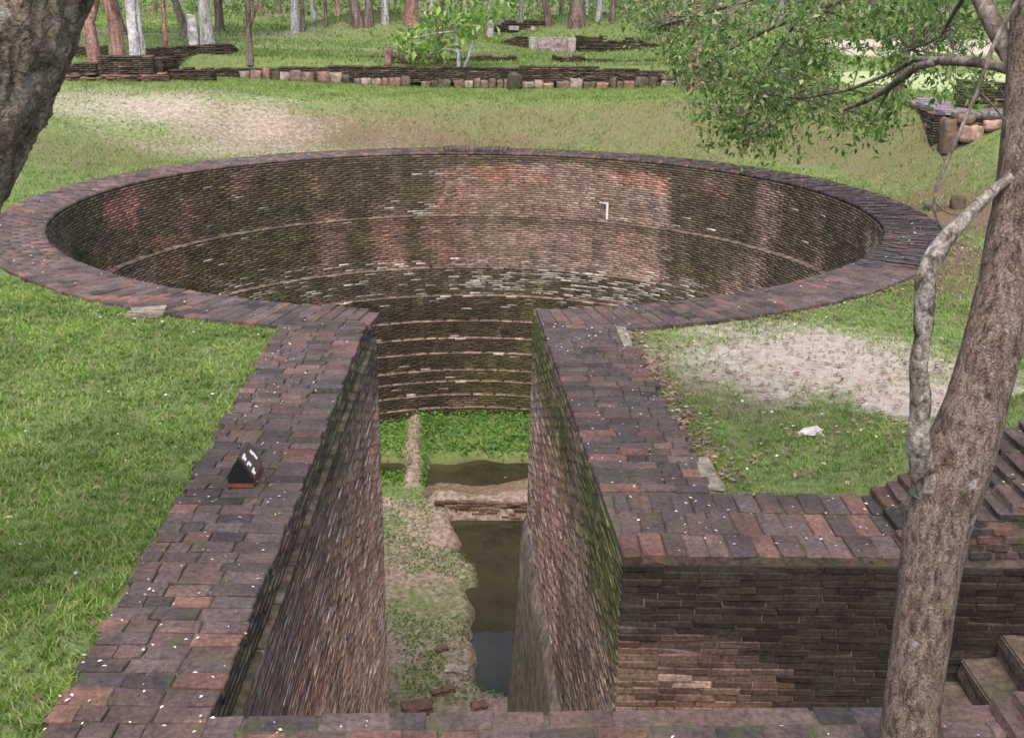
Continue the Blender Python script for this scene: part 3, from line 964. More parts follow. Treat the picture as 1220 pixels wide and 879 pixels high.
def pit_face_col(x, z):
    n1 = float(fbm(x * 0.9, z * 1.4, 4.0, 4)); u = random.random()
    c = lerp(BR * 1.0, np.array([0.235, 0.14, 0.11]), min(1, max(0, 0.4 + (n1 - .5) * 2)))
    if random.random() < 0.13: c = RED * 0.75
    if random.random() < 0.05: c = GP
    c = c * (0.5 + 0.6 * u)
    right = float(sstep(1.35, 2.5, x))
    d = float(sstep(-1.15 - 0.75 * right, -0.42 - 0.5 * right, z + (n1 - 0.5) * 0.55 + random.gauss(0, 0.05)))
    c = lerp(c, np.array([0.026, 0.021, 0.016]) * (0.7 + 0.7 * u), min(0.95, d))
    return (float(c[0]), float(c[1]), float(c[2]), 1)


# the face towards the pit, each brick its own piece down to below the sight line
zt = -0.077; k = 0
while zt > -1.36:
    x = 0.775 - (0.14 if k % 2 else 0.0)
    while x < 2.85:
        L = 0.28 + random.uniform(-0.03, 0.03); xl = max(0.775, x)
        if x + L - xl > 0.05:
            xc = (xl + x + L) / 2
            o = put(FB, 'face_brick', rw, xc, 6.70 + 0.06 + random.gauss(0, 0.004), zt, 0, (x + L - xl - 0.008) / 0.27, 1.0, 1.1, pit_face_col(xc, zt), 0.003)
            o.rotation_euler[2] = 0
        x += L
    zt -= COURSE; k += 1
mb = plane_bricks((0.775, 6.70), (4.7, 6.70), zt, -3.4, 1, lambda s, P: lerp(BR, RED * 0.7, rng.random(len(s)) * 0.5), 0.0)
V, Qd, Cc = merge(mb)
tag(link('wall_bricks', npmesh('lower_bricks', V, Qd, col=Cc), rw, M['wall']), kind='stuff')
zt = -0.077; k = 0
while zt > -1.3:
    x = 2.85 + (0.1 if k % 2 else 0.0)
    while x < 4.6:
        L = 0.28 + random.uniform(-0.03, 0.03)
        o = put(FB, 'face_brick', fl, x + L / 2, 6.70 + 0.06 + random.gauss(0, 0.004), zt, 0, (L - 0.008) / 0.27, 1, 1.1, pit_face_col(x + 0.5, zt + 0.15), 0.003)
        o.rotation_euler[2] = 0
        x += L
    zt -= COURSE; k += 1


def flank_bricks(parent, yA, yB, x_first, n, xmax, nrow, sgn=1):
    for k in range(n):
        x0 = x_first + 0.105 * k + random.uniform(-0.012, 0.012); z = 0.057 * (k + 1)
        ln = (yB - yA) / nrow
        x = x0; c = 0
        while x < min(xmax, x0 + 2.2):
            w = 0.17 if c else 0.21
            for r_ in range(nrow):
                if c > 1 and r_ != (0 if sgn > 0 else nrow - 1): continue
                yc = yA + ln * (r_ + 0.5) + random.uniform(-0.01, 0.01)
                ddx = random.uniform(-0.02, 0.02) if c == 0 else 0
                cc = np.array(coping_col(x, yc, 0.35)) * 0.8
                put(CB, 'coping_brick', parent, x + w / 2 + ddx, yc, z + random.uniform(-0.003, 0.003), math.pi / 2 + random.gauss(0, 0.01), (ln - 0.012) / 0.27, (w - 0.008) / 0.14, 0.74, (*cc[:3], 1), 0.008)
            x += w; c += 1


flank_bricks(fl, 6.70, 7.74, 2.775, 16, 4.7, 3)
# core under the flank
bm = bmesh.new()
prof = [(2.73, -7.0), (2.73, -0.02), (2.80, -0.02)] + [q for k, x, z in SL for q in ((x + 0.05, z - 0.058), (x + 0.05, z - 0.012))] + [(4.75, SL[-1][2] - 0.012), (4.75, -7.0)]
pp = []
for (x, z) in prof:
    if not pp or abs(pp[-1][0] - x) + abs(pp[-1][1] - z) > 1e-4: pp.append((x, z))
fa = [bm.verts.new((x, 6.714, z)) for x, z in pp]; fb = [bm.verts.new((x, 7.70, z)) for x, z in pp]
bm.faces.new(fa); bm.faces.new(fb[::-1])
for i in range(len(pp)): bm.faces.new((fa[i], fb[i], fb[(i + 1) % len(pp)], fa[(i + 1) % len(pp)]))
bmesh.ops.recalc_face_normals(bm, faces=bm.faces)
me = bpy.data.meshes.new('mortar_core'); bm.to_mesh(me); bm.free()
link('mortar_core', me, fl, M['deep_mortar'])

# stairs down into the pit
stc = empty('stone_staircase', (3.2, 5.9, -0.8))
tag(stc, 'worn brick-and-stone steps descending into the pit beside the front coping', 'stairs')


def step_block(parent, x0, x1, y0, y1, z0, z1, seed, colr):
    rr = random.Random(seed)
    bm = bmesh.new(); bmesh.ops.create_cube(bm, size=1.0)
    bmesh.ops.subdivide_edges(bm, edges=bm.edges[:], cuts=3, use_grid_fill=True)
    for v in bm.verts:
        e = (abs(v.co.x) > 0.49) + (abs(v.co.y) > 0.49) + (abs(v.co.z) > 0.49)
        f = 0.985 if e > 1 else 1.0
        v.co = ((x0 + x1) / 2 + v.co.x * (x1 - x0) * f + rr.gauss(0, 0.006), (y0 + y1) / 2 + v.co.y * (y1 - y0), (z0 + z1) / 2 + v.co.z * (z1 - z0) * (f if v.co.z > 0 else 1) + rr.gauss(0, 0.005))
    bmesh.ops.bevel(bm, geom=[e for e in bm.edges if e.calc_face_angle(0) > 1.0], offset=0.012, segments=2, affect='EDGES')
    me = bpy.data.meshes.new('step'); bm.to_mesh(me); bm.free()
    for p in me.polygons: p.use_smooth = False
    o = link('step', me, parent, M['step'])
    o.color = (*colr, 1)
    return o


for k in range(-9, 6):
    xk, zk = 3.20 + 0.25 * k, -0.78 + 0.19 * k
    step_block(stc, xk, xk + 0.36, 5.06, 6.69, zk - 0.26, zk, 100 + k, (0.115, 0.088, 0.07) if k % 2 else (0.095, 0.075, 0.058))
# flight going on down the passage to the well floor
pst = empty('passage_steps', (-0.5, 9, -4))
tag(pst, 'worn brick steps leading down the passage to the well floor', 'stairs')
for k in range(20):
    y = 5.1 + 0.37 * k; z = -2.75 - 0.19 * k
    if z < -6.6: break
    step_block(pst, float(left_in(y)) + 0.11, float(right_in(y)) - 0.02 if y > 6.8 else 0.95, y, y + 0.45, z - 0.3, z, 200 + k, (0.14, 0.11, 0.085))

fw = empty('front_wall', (0.5, 4.5, 0))  # brick wall across the near end of the passage
tag(fw, 'low brick wall with mossy coping closing the near end of the passage', 'brick wall')
def fr_back(x): return 4.885 + 0.042 * (x + 1.58)
y_off = 0.0
for r_ in range(5):
    dep = 0.135 if r_ else 0.15
    x = -1.585 - (0.0 if r_ % 2 else 0.13)
    while x < 2.62:
        L = random.choice((0.3, 0.36, 0.42, 0.2, 0.34)) if r_ == 0 else random.choice((0.27, 0.3, 0.33, 0.2)); L += random.uniform(-0.02, 0.02)
        xl = max(x, -1.585); xr = min(x + L, 2.68)
        if xr - xl > 0.05:
            xc = (xl + xr) / 2
            put(CB, 'coping_brick', fw, xc, fr_back(xc) - y_off - dep / 2, random.uniform(-0.005, 0.004), 0.042 + random.gauss(0, 0.008), (xr - xl - 0.01) / 0.27, (dep - 0.009) / 0.14, 1, coping_col(xc, 4.8, 0.55), 0.008)
        x += L
    y_off += dep
prism('mortar_bed', [(-1.56, 4.12), (2.66, 4.3), (2.66, 5.03), (-1.56, 4.855)], -6.0, -0.009, M['mortar'], fw)
mb = plane_bricks((2.68, 5.06), (-1.585, 4.885), -0.075, -6.0, 1, passage_col(-1), 0.0)
V, Qd, Cc = merge(mb)
tag(link('wall_bricks', npmesh('front_wall_bricks', V, Qd, col=Cc), fw, M['wall']), kind='stuff')
ff = empty('stair_wall', (3.2, 4.7, 0))  # near-side wall flanking the stairs
tag(ff, 'reddish brick stair flank climbing from the end of the front coping', 'brick wall')
flank_bricks(ff, 4.30, 5.02, 2.62, 10, 4.0, 2, -1)
prism('mortar_core', [(2.70, 4.34), (4.2, 4.34), (4.2, 4.98), (2.70, 4.98)], -3.0, 0.02, M['deep_mortar'], ff)

# ------------------------------------------------------------------ floor of the well
fx = np.arange(-9, 8, 0.09); fy = np.arange(12.0, 28.2, 0.09)
FX, FY = np.meshgrid(fx, fy)


def floor_z(X, Y):
    n = fbm(X * 1.4, Y * 1.4, 1.0, 4) - 0.5
    z = FLOOR + n * 0.16 + (fbm(X * 7, Y * 7, 4.0, 3) - 0.5) * 0.09
    shore = np.interp(Y, [13.5, 14.6, 16.5, 17.3, 18.2, 19.2, 20.4, 20.9], [-0.3, -0.62, -0.85, -0.9, -0.8, -1.1, -1.45, -1.5]) + n * 0.55 + (fbm(X * 5, Y * 5, 2.0, 3) - 0.5) * 0.3
    pool2 = sstep(0.0, 0.35, X - shore) * sstep(14.5, 14.9, Y + n) * (1 - sstep(20.7, 21.0, Y))
    pool1 = sstep(-2.02, -1.75, X + n * 0.25) * sstep(22.2, 22.35, Y) * (1 - sstep(23.7, 24.1, Y + n * 0.6))
    small = 0.8 * np.exp(-((X + 2.85) / 0.4) ** 4 - ((Y - 23.3) / 0.55) ** 4)
    z = z - 0.75 * np.maximum(np.maximum(pool1, pool2), small)
    cross = sstep(21.0, 21.12, Y) * (1 - sstep(22.05, 22.3, Y)) * sstep(-1.75, -1.5, X + n * 0.4)
    z = z + cross * (0.08 + 0.30 * sstep(-0.4, 0.6, X) * 0.5 + n * 0.25)
    ridge = np.exp(-((X + 2.33 + 0.08 * (Y - 24) + n * 0.35) / (0.17 + 0.12 * n)) ** 4) * sstep(22.2, 22.7, Y) * (1 - sstep(26.0, 26.5, Y))
    z = z + ridge * (0.14 + n * 0.55) + 0.12 * sstep(24.2, 26, Y)
    return z


FZ = floor_z(FX, FY)
wsoil = np.clip(0.66 + 1.5 * (fbm(FX * 0.7 + 3, FY * 0.7, 6.0, 3) - 0.45), 0, 1)
wsoil = np.maximum(wsoil * (FY < 21.5) * sstep(-3.2, -1.9, FX + 0.1 * (FY - 14)), 0.95 * np.exp(-((FX + 2.33 + 0.08 * (FY - 24)) / 0.22) ** 4) * (FY > 22) * (FY < 26.3))
wsoil = np.maximum(wsoil * 0.9, 0.3 * ((FY > 20.9) & (FY < 22.3) & (FX > -1.8)))
wlit = np.clip(0.4 * (FZ < WATER + 0.12) + 0.1 * (FY < 22.4) + 0.75 * ((FY > 20.8) & (FY < 22.4) & (FX > -1.9)), 0, 1)
fid = np.arange(FX.size).reshape(FX.shape)
fr = np.hypot(FX - WC[0], FY - WC[1])
fk = (fr < RFLOOR + 0.7) | ((FX > -1.9) & (FX < 1.0) & (FY < 14.2))
fk = fk[:-1, :-1] & fk[1:, :-1] & fk[:-1, 1:] & fk[1:, 1:]
FQ = np.stack([fid[:-1, :-1], fid[:-1, 1:], fid[1:, 1:], fid[1:, :-1]], -1)[fk]
wf = link('well_floor', npmesh('well_floor', np.stack([FX, FY, FZ], -1).reshape(-1, 3), FQ, col=np.stack([wsoil, wlit, 0 * wlit], -1).reshape(-1, 3), smooth=True), mat=M['well_ground'])
tag(wf, kind='structure')
a = np.linspace(0, 2 * math.pi, 97)[:-1]
wm = bpy.data.meshes.new('water')
wm.from_pydata([(WC[0] + 6.6 * math.cos(t), WC[1] + 6.6 * math.sin(t), WATER) for t in a], [], [list(range(96))])
tag(link('water', wm, mat=M['water']), kind='structure')
# ragged brick face of the cross wall between the pools
cw = empty('pool_divider', (-0.5, 21.5, -6.7))
tag(cw, 'low ragged brick wall between the two pools on the well floor', 'low wall')
for zc in np.arange(-6.92, -6.44, 0.055):
    x = -1.62
    while x < 2.0:
        L = random.uniform(0.16, 0.3)
        o = put(FB, 'brick', cw, x + L / 2, 21.03 + 0.04 + random.gauss(0, 0.03) - 0.08 + 0.25 * max(0, zc + 6.7), zc, 0, (L - 0.015) / 0.27, 1, 1, (*(np.array([0.12, 0.075, 0.055]) * random.uniform(0.5, 1.4)), 1), 0.02)
        o.rotation_euler[2] = random.gauss(0, 0.05)
        x += L

# ------------------------------------------------------------------ instanced-look vegetation in single meshes
def blades(X, Y, Z, h, w, lean=0.45, seg=2):
    """grass blades: two-segment bent strips"""
    n = len(X)
    a = rng.uniform(0, 2 * math.pi, n); b = rng.uniform(0, 2 * math.pi, n)
    side = np.stack([np.cos(a), np.sin(a), 0 * a], 1) * (w / 2)[:, None]
    ld = np.stack([np.cos(b), np.sin(b), 0 * b], 1) * (h * np.abs(rng.normal(lean, 0.3, n)))[:, None]
    P = np.stack([X, Y, Z], 1); up = np.zeros((n, 3)); up[:, 2] = h
    if seg == 2:
        V = np.stack([P - side, P + side, P + up * 0.55 + ld * 0.35 - side * 0.8, P + up * 0.55 + ld * 0.35 + side * 0.8, P + up * 0.85 + ld], 1).reshape(-1, 3)
        i = np.arange(n)[:, None] * 5
        return V, i + np.array([[0, 1, 3, 2]]), i + np.array([[2, 3, 4]])
    V = np.stack([P - side, P + side, P + up * 0.9 + ld], 1).reshape(-1, 3)
    return V, np.zeros((0, 4), int), np.arange(n)[:, None] * 3 + np.array([[0, 1, 2]])


def scatter(x0, x1, y0, y1, n):
    return rng.uniform(x0, x1, n), rng.uniform(y0, y1, n)


def visible(X, Y, Z, mx=70):
    d = np.stack([X, Y, Z - CAMH], 1); zc = d @ AX[2]
    px = 610 + FPX * (d @ AX[0]) / zc; py = 439.5 - FPX * (d @ AX[1]) / zc
    return (zc > 0.5) & (px > -mx) & (px < 1220 + mx) & (py > -30) & (py < 879 + mx)


def on_wall(X, Y):
    r = np.hypot(X - WC[0], Y - WC[1])
    e = (fbm(X * 4, Y * 4, 2.0, 2) - 0.5) * 0.16
    a = r < ROUT + 0.02 + e
    b = (X > left_out(Y) - 0.0 + e) & (X < 1.6) & (Y < 13) & (Y > 3.9)
    c = (X > -1.8) & (X < right_out(Y) + 0.02 + e) & (Y < 13) & (Y > 7.6)
    d = (X > -1.8) & (X < 4.9) & (Y < 7.76 + e) & (Y > 4.0)
    f = (X > -2.4) & (X < 4.5) & (Y > 3.8) & (Y < 5.2)
    return a | b | c | d | f


def grow(name, boxes_, mat, seg, label=None):
    Vs, Qs, Ts, o = [], [], [], 0
    for (x0, x1, y0, y1, dens, h, w, lean) in boxes_:
        n = int((x1 - x0) * (y1 - y0) * dens)
        X, Y = scatter(x0, x1, y0, y1, n)
        # tufts: pull points together
        tx, ty = np.floor(X * 7) / 7, np.floor(Y * 7) / 7
        jx = hash3((tx * 70).astype(np.int64), (ty * 70).astype(np.int64), np.int64(1)) * 0.14
        jy = hash3((tx * 70).astype(np.int64), (ty * 70).astype(np.int64), np.int64(2)) * 0.14
        X = np.where(rng.random(n) < 0.45, tx + jx + rng.normal(0, 0.025, n), X); Y = np.where(rng.random(n) < 0.45, ty + jy + rng.normal(0, 0.025, n), Y)
        s, l = ground_masks(X, Y)
        pk = np.clip(1.12 - 1.25 * s - 0.55 * l, 0.03, 1) * sstep(0.04, 0.32, fbm(X * 1.1 + 4, Y * 1.1, 12.0, 3)) * (0.42 + 0.58 * sstep(0.36, 0.56, fbm(X * 4.5, Y * 4.5, 2.0, 3)))
        ok = (rng.random(n) < pk) & ~on_wall(X, Y)
        X, Y = X[ok], Y[ok]; Z = ground_z(X, Y) - 0.004
        ok = visible(X, Y, Z); X, Y, Z = X[ok], Y[ok], Z[ok]
        n = len(X)
        hh = h * rng.uniform(0.55, 1.35, n) * (0.7 + 0.7 * fbm(X * 1.5, Y * 1.5, 3.0, 2)); ww = w * rng.uniform(0.7, 1.3, n)
        v, q, t = blades(X, Y, Z, hh, ww, lean, seg)
        Vs.append(v); Qs.append(q + o); Ts.append(t + o); o += len(v)
    ob = link(name, npmesh(name, np.concatenate(Vs), np.concatenate(Qs), np.concatenate(Ts)), mat=mat)
    return ob


g1 = grow('lawn_grass', [(-6.0, -2.3, 4.0, 9.0, 6400, 0.056, 0.009, 0.8), (-8.5, -2.3, 9.0, 14.5, 3200, 0.05, 0.012, 0.8), (-13, -6.5, 12.5, 20, 650, 0.05, 0.016, 0.7)], M['grass'], 2)
tag(g1, 'bright short lawn grass beside the passage wall with the sign', 'grass', kind='stuff')
g2 = grow('lawn_grass', [(1.2, 4.6, 7.7, 11, 3600, 0.045, 0.0075, 0.8), (1.2, 7.5, 11, 15, 1700, 0.045, 0.010, 0.8), (4.5, 10.5, 13, 19, 650, 0.05, 0.015, 0.7)], M['grass'], 2)
tag(g2, 'patchy short grass round the bare sandy patch', 'grass', kind='stuff')
g3 = grow('bank_grass', [(-16, 12, 20, 36, 420, 0.075, 0.02, 0.7), (-22, 14, 36, 50, 70, 0.1, 0.045, 0.6), (-34, 22, 50, 80, 34, 0.15, 0.09, 0.5)], M['grass'], 1)
tag(g3, 'short grass covering the bank and terrace beyond the well', 'grass', kind='stuff')


def leaves(P, size, aspect=0.42, droop=0.25, fold=0.18, flat=0.0):
    """pointed leaves folded along the midrib"""
    n = len(P)
    d = rng.normal(0, 1, (n, 3)); d[:, 2] = d[:, 2] * (1 - flat) - droop * 2
    d /= np.linalg.norm(d, axis=1)[:, None]
    up = rng.normal(0, 0.55, (n, 3)); up[:, 2] += 1.0
    s = np.cross(d, up); s /= np.linalg.norm(s, axis=1)[:, None] + 1e-9
    nn = np.cross(s, d)
    L = np.asarray(size)[:, None]
    mid = P + d * L * 0.45
    V = np.stack([P, mid + s * L * aspect / 2 + nn * L * fold * 0.5, P + d * L - nn * L * 0.08, mid - s * L * aspect / 2 + nn * L * fold * 0.5], 1).reshape(-1, 3)
    i = np.arange(n)[:, None] * 4
    return V, np.concatenate([i + np.array([[0, 1, 2]]), i + np.array([[0, 2, 3]])])


def leaf_obj(name, P, size, mat, parent=None, **kw):
    V, T = leaves(np.asarray(P), np.asarray(size), **kw)
    return link(name, npmesh(name, V, tris=T), parent, mat)


# weeds and grass on the well floor
X, Y = scatter(-6, 3, 13.6, 26.8, 60000)
Z = floor_z(X, Y)
dens = np.where(Y > 23.9, 1.0, 0.0) + (Y > 22.2) * (X < -1.95) * 0.9 + (Y <= 22.2) * sstep(0.5, 0.62, fbm(X * 0.8 + 31, Y * 0.8, 2.0, 3)) * 0.95 + (Y < 22.2) * (Y > 18) * (X < -1.6) * 0.5 + 0.6 * (Y < 16) * (Y > 14.6) * (X > -0.1) + 0.5 * np.exp(-((Z - WATER - 0.08) / 0.06) ** 2) * (rng.random(len(X)) < .35)
rid = np.exp(-((X + 2.33 + 0.08 * (Y - 24)) / 0.2) ** 4) * (Y > 22) * (Y < 26.3)
dens = dens * (1 - 0.93 * rid) * (1 - 0.85 * np.exp(-((X + 1.0) / 0.45) ** 2 - ((Y - 24.75) / 0.25) ** 2))
hole = ((Y > 20.9) & (Y < 22.3) & (X > -1.7))
ok = (rng.random(len(X)) < dens) & (Z > WATER + 0.03) & ~(hole & (rng.random(len(X)) < 0.9)) & (np.hypot(X - WC[0], Y - WC[1]) < RFLOOR - 0.02)
X, Y, Z = X[ok], Y[ok], Z[ok]
hw = np.where(Y > 22, 0.17, 0.05) * rng.uniform(0.4, 1.3, len(X))
P = np.stack([X, Y, Z + hw * rng.uniform(0.1, 1.0, len(X))], 1)
wd = leaf_obj('weeds', P, rng.uniform(0.05, 0.12, len(X)) * np.where(Y > 22, 1.0, 0.62), M['weed'], aspect=0.5, droop=0.0, flat=0.5)
tag(wd, 'bright green weeds carpeting the well floor', 'weeds', kind='stuff')

# ------------------------------------------------------------------ trunks and branches
def foot(px, py):
    """where the sight line through this pixel of the photograph meets the ground"""
    d = AX[0] * ((px - 610) / FPX) - AX[1] * ((py - 439.5) / FPX) + AX[2]
    Yv = np.linspace(14, 150, 4000); t = Yv / d[1]
    X, Zr = d[0] * t, CAMH + d[2] * t
    k = np.nonzero(Zr < ground_z(X, Yv))[0]
    i = int(k[0]) if len(k) else len(Yv) - 1
    return np.array([X[i], Yv[i], float(ground_z(X[i], Yv[i]))])


def resample(P, r, n):
    P = np.asarray(P, float); r = np.asarray(r, float)
    t = np.concatenate([[0], np.cumsum(np.linalg.norm(np.diff(P, axis=0), axis=1))]); t /= t[-1]
    u = np.linspace(0, 1, n)
    # smooth interpolation: linear, then averaged
    Q = np.stack([np.interp(u, t, P[:, k]) for k in range(3)], 1); rr = np.interp(u, t, r)
    for _ in range(max(1, n // (2 * len(P)))):
        Q[1:-1] = 0.25 * Q[:-2] + 0.5 * Q[1:-1] + 0.25 * Q[2:]; rr[1:-1] = 0.25 * rr[:-2] + 0.5 * rr[1:-1] + 0.25 * rr[2:]
    return Q, rr


def tube(P, r, n=12, seg=10, rough=0.0, fz=3.0, fa=2.0, twist=0.0, seed=0.0, ridge=False, knots=()):
    Q, rr = resample(P, r, n)
    T = np.gradient(Q, axis=0); T /= np.linalg.norm(T, axis=1)[:, None]
    ref = np.array([0.3, -0.95, 0.1]); U = np.cross(T, ref); U /= np.linalg.norm(U, axis=1)[:, None]; W_ = np.cross(T, U)
    a = np.linspace(0, 2 * math.pi, seg + 1)[:-1]
    s = np.concatenate([[0], np.cumsum(np.linalg.norm(np.diff(Q, axis=0), axis=1))])
    A, S = np.meshgrid(a, s)
    rad = np.repeat(rr[:, None], seg, 1)
    if rough:
        At = A + twist * S
        x, y = np.cos(At) * fa, np.sin(At) * fa
        d = fbm(x + seed, y + seed, S * fz, 5)
        if ridge: d = 1 - np.abs(2 * d - 1) * 1.6
        big = fbm(np.cos(A) * 1.1 + 7 + seed, np.sin(A) * 1.1, S * 1.1, 2) - 0.5
        rad = rad * (1 + rough * (d - 0.5) * 2 + rough * 1.3 * big)
    for (ks, ka, kr, kh) in knots:
        dd = ((S - ks) / kr) ** 2 + (np.angle(np.exp(1j * (A - ka))) * rr[:, None] / kr) ** 2
        rad = rad + kh * np.exp(-dd) - kh * 0.9 * np.exp(-dd * 7)
    V = Q[:, None] + rad[..., None] * (np.cos(A)[..., None] * U[:, None] + np.sin(A)[..., None] * W_[:, None])
    i = np.arange(n * seg).reshape(n, seg); j = np.roll(i, -1, 1)
    q = np.stack([i[:-1], j[:-1], j[1:], i[1:]], -1).reshape(-1, 4)
    return V.reshape(-1, 3), q


def tubes(name, lst, mat, parent, smooth=True):
    Vs, Qs, o = [], [], 0
    for (v, q) in lst:
        Vs.append(v); Qs.append(q + o); o += len(v)
    return link(name, npmesh(name, np.concatenate(Vs), np.concatenate(Qs), smooth=smooth), parent, mat)


def zc_of(P): return float((np.asarray(P) - np.array([0, 0, CAMH])) @ AX[2])


def pxpath(L):
    """list of (px, py, distance Y, width in px) -> points and radii"""
    P = [atY(x, y, Y) for x, y, Y, w in L]
    return P, [w * 0.5 * zc_of(p) / FPX for p, (x, y, Y, w) in zip(P, L)]


# ---- the tree by the stairs
P, r = pxpath([(1084, 879, 4.40, 67), (1092, 800, 4.42, 66), (1101, 740, 4.44, 66), (1110, 665, 4.47, 72), (1120, 605, 4.5, 82), (1142, 545, 4.53, 84), (1163, 480, 4.56, 70), (1178, 430, 4.6, 68), (1197, 356, 4.66, 68), (1221, 230, 4.78, 66), (1233, 110, 4.9, 64), (1238, 0, 5.0, 62)])
base = P[0] + (P[0] - P[1]) * 1.6; base[2] = min(base[2], -0.12)
top = [P[-1] + np.array([0.12, 0.25, 1.5]), P[-1] + np.array([0.0, 0.7, 3.2]), P[-1] + np.array([0.4, 1.2, 5.0])]
P = [base + np.array([0, 0, -0.1])] + P + top; r = [r[0] * 1.35] + r + [0.11, 0.08, 0.04]
rt = empty('shade_tree', (float(base[0]), float(base[1]), 0.0))
tag(rt, 'brown leaning tree with pale lichen spots in front of the stair pit', 'tree')
tubes('trunk', [tube(P, r, 190, 64, 0.05, 9.0, 2.6, 0.3, 3.0, knots=((1.0, 4.6, 0.06, 0.012), (0.72, 4.2, 0.05, 0.016), (0.55, 5.0, 0.04, 0.012), (1.3, 5.0, 0.045, 0.01), (2.6, 4.4, 0.03, 0.008)))], M['bark_right'], rt)
Pd, rd = pxpath([(1103, 585, 4.47, 30), (1098, 555, 4.43, 27), (1094, 520, 4.41, 24), (1097, 480, 4.42, 24), (1094, 432, 4.43, 22), (1099, 402, 4.44, 18), (1100, 392, 4.44, 24), (1102, 340, 4.46, 25), (1107, 315, 4.48, 25), (1121, 291, 4.52, 21), (1141, 269, 4.58, 18), (1166, 244, 4.66, 15), (1192, 220, 4.72, 12), (1215, 205, 4.76, 10)])
tubes('dead_branch', [tube(Pd, rd, 120, 26, 0.24, 14.0, 1.9, 0.5, 9.0)], M['bark_pale'], rt)
boughs = [[(1225, 92, 4.93, 15), (1195, 80, 5.0, 13), (1168, 75, 5.1, 12), (1120, 72, 5.3, 11), (1092, 79, 5.5, 10), (1062, 103, 5.8, 8), (1032, 121, 6.1, 6), (1005, 131, 6.4, 3)],
          [(1120, 72, 5.3, 8), (1090, 70, 5.5, 6), (1065, 86, 5.9, 5), (1010, 108, 6.4, 4), (955, 117, 6.9, 3), (900, 112, 7.3, 2)],
          [(1236, 120, 4.9, 26), (1212, 85, 4.98, 24), (1196, 52, 5.05, 22), (1180, 22, 5.15, 21), (1160, -20, 5.3, 20), (1100, -90, 5.8, 16), (1040, -30, 6.4, 9), (1010, 0, 6.8, 7), (960, 16, 7.1, 6), (905, 40, 7.5, 4), (850, 70, 7.9, 3), (835, 80, 8.0, 2)],
          [(1040, -30, 6.4, 6), (930, -10, 7.0, 5), (860, 10, 7.6, 4), (790, 30, 8.2, 2)],
          [(955, 17, 7.1, 4), (915, 80, 7.6, 3), (890, 130, 8.0, 2), (885, 175, 8.2, 1.5)],
          [(1160, -20, 5.3, 8), (1140, 10, 5.8, 5), (1120, 45, 6.3, 3), (1085, 60, 6.8, 2)],
          [(1062, 103, 5.8, 4), (1052, 120, 6.0, 3), (1042, 138, 6.1, 2)]]
bt = []
nodes_ = []
for L in boughs:
    P, r = pxpath(L); bt.append(tube(P, r, 40, 8, 0.12, 8.0, 1.5, 0, 2.0))
    Q, _ = resample(P, r, 40); nodes_.append(Q)
tubes('boughs', bt, M['twig'], rt)
nodes_ = np.concatenate(nodes_)
vine = [[(1222, -10, 4.72, 6), (1203, 15, 4.72, 6), (1180, 62, 4.7, 6), (1165, 108, 4.7, 5), (1140, 165, 4.7, 5), (1120, 212, 4.7, 5), (1111, 238, 4.7, 4), (1114, 258, 4.7, 3), (1124, 278, 4.72, 3), (1138, 290, 4.72, 2), (1160, 294, 4.72, 1.5)],
        [(1165, 108, 4.7, 3), (1182, 125, 4.74, 3), (1200, 146, 4.78, 2)], [(1112, 240, 4.7, 2.5), (1130, 255, 4.72, 2), (1158, 258, 4.74, 1.5)]]
tubes('hanging_stem', [tube(*pxpath(L), 30, 6, 0.1, 9.0, 1.0) for L in vine], M['twig'], rt)
CL = []
for (x0, x1, y0, y1, Y0, Y1, n) in ((765, 900, -15, 55, 7.6, 9.2, 46), (820, 1000, 30, 130, 6.9, 8.6, 96), (845, 960, 95, 165, 7.0, 8.6, 30), (860, 925, 150, 188, 7.6, 8.6, 9), (950, 1110, -20, 70, 6.3, 8.0, 62), (930, 1080, 90, 150, 6.3, 7.6, 30), (1085, 1205, -20, 55, 5.9, 7.6, 40), (1080, 1185, 75, 108, 5.8, 7.0, 12), (740, 800, -15, 30, 8.4, 9.4, 12), (795, 835, 55, 100, 8.0, 9.0, 7), (1000, 1060, 120, 160, 6.4, 7.4, 8)):
    for _ in range(n):
        CL.append(atY(random.uniform(x0, x1), random.uniform(y0, y1), random.uniform(Y0, Y1)))
LP, LS, tw = [], [], []
for c in CL:
    k = int(np.argmin(np.linalg.norm(nodes_ - c, axis=1)))
    n0 = nodes_[k]; dv = c - n0; dl = np.linalg.norm(dv)
    mid = n0 + dv * 0.55 + np.array([0, 0, 0.08 * dl])
    tip = c + dv / (dl + 1e-6) * 0.1 + np.array([0, 0, -0.05])
    tw.append(tube([n0, mid, c, tip], [0.0045, 0.0035, 0.0024, 0.001], 9, 4))
    for _ in range(random.randint(16, 34)):
        t = random.random()
        b = mid + (tip - mid) * t
        LP.append(b + np.random.default_rng(random.randint(0, 10 ** 6)).normal(0, 0.055, 3)); LS.append(random.uniform(0.03, 0.062))
tubes('twigs', tw, M['twig'], rt)
# leafy boughs above the frame
for _ in range(2600):
    d = np.random.default_rng(random.randint(0, 10 ** 6)).normal(0, 1, 3)
    LP.append(np.array([1.8, 6.2, 6.4]) + d * np.array([1.5, 1.4, 0.8])); LS.append(random.uniform(0.05, 0.1))
leaf_obj('foliage', np.array(LP), np.array(LS), M['leaf'], rt, aspect=0.5, droop=0.3)

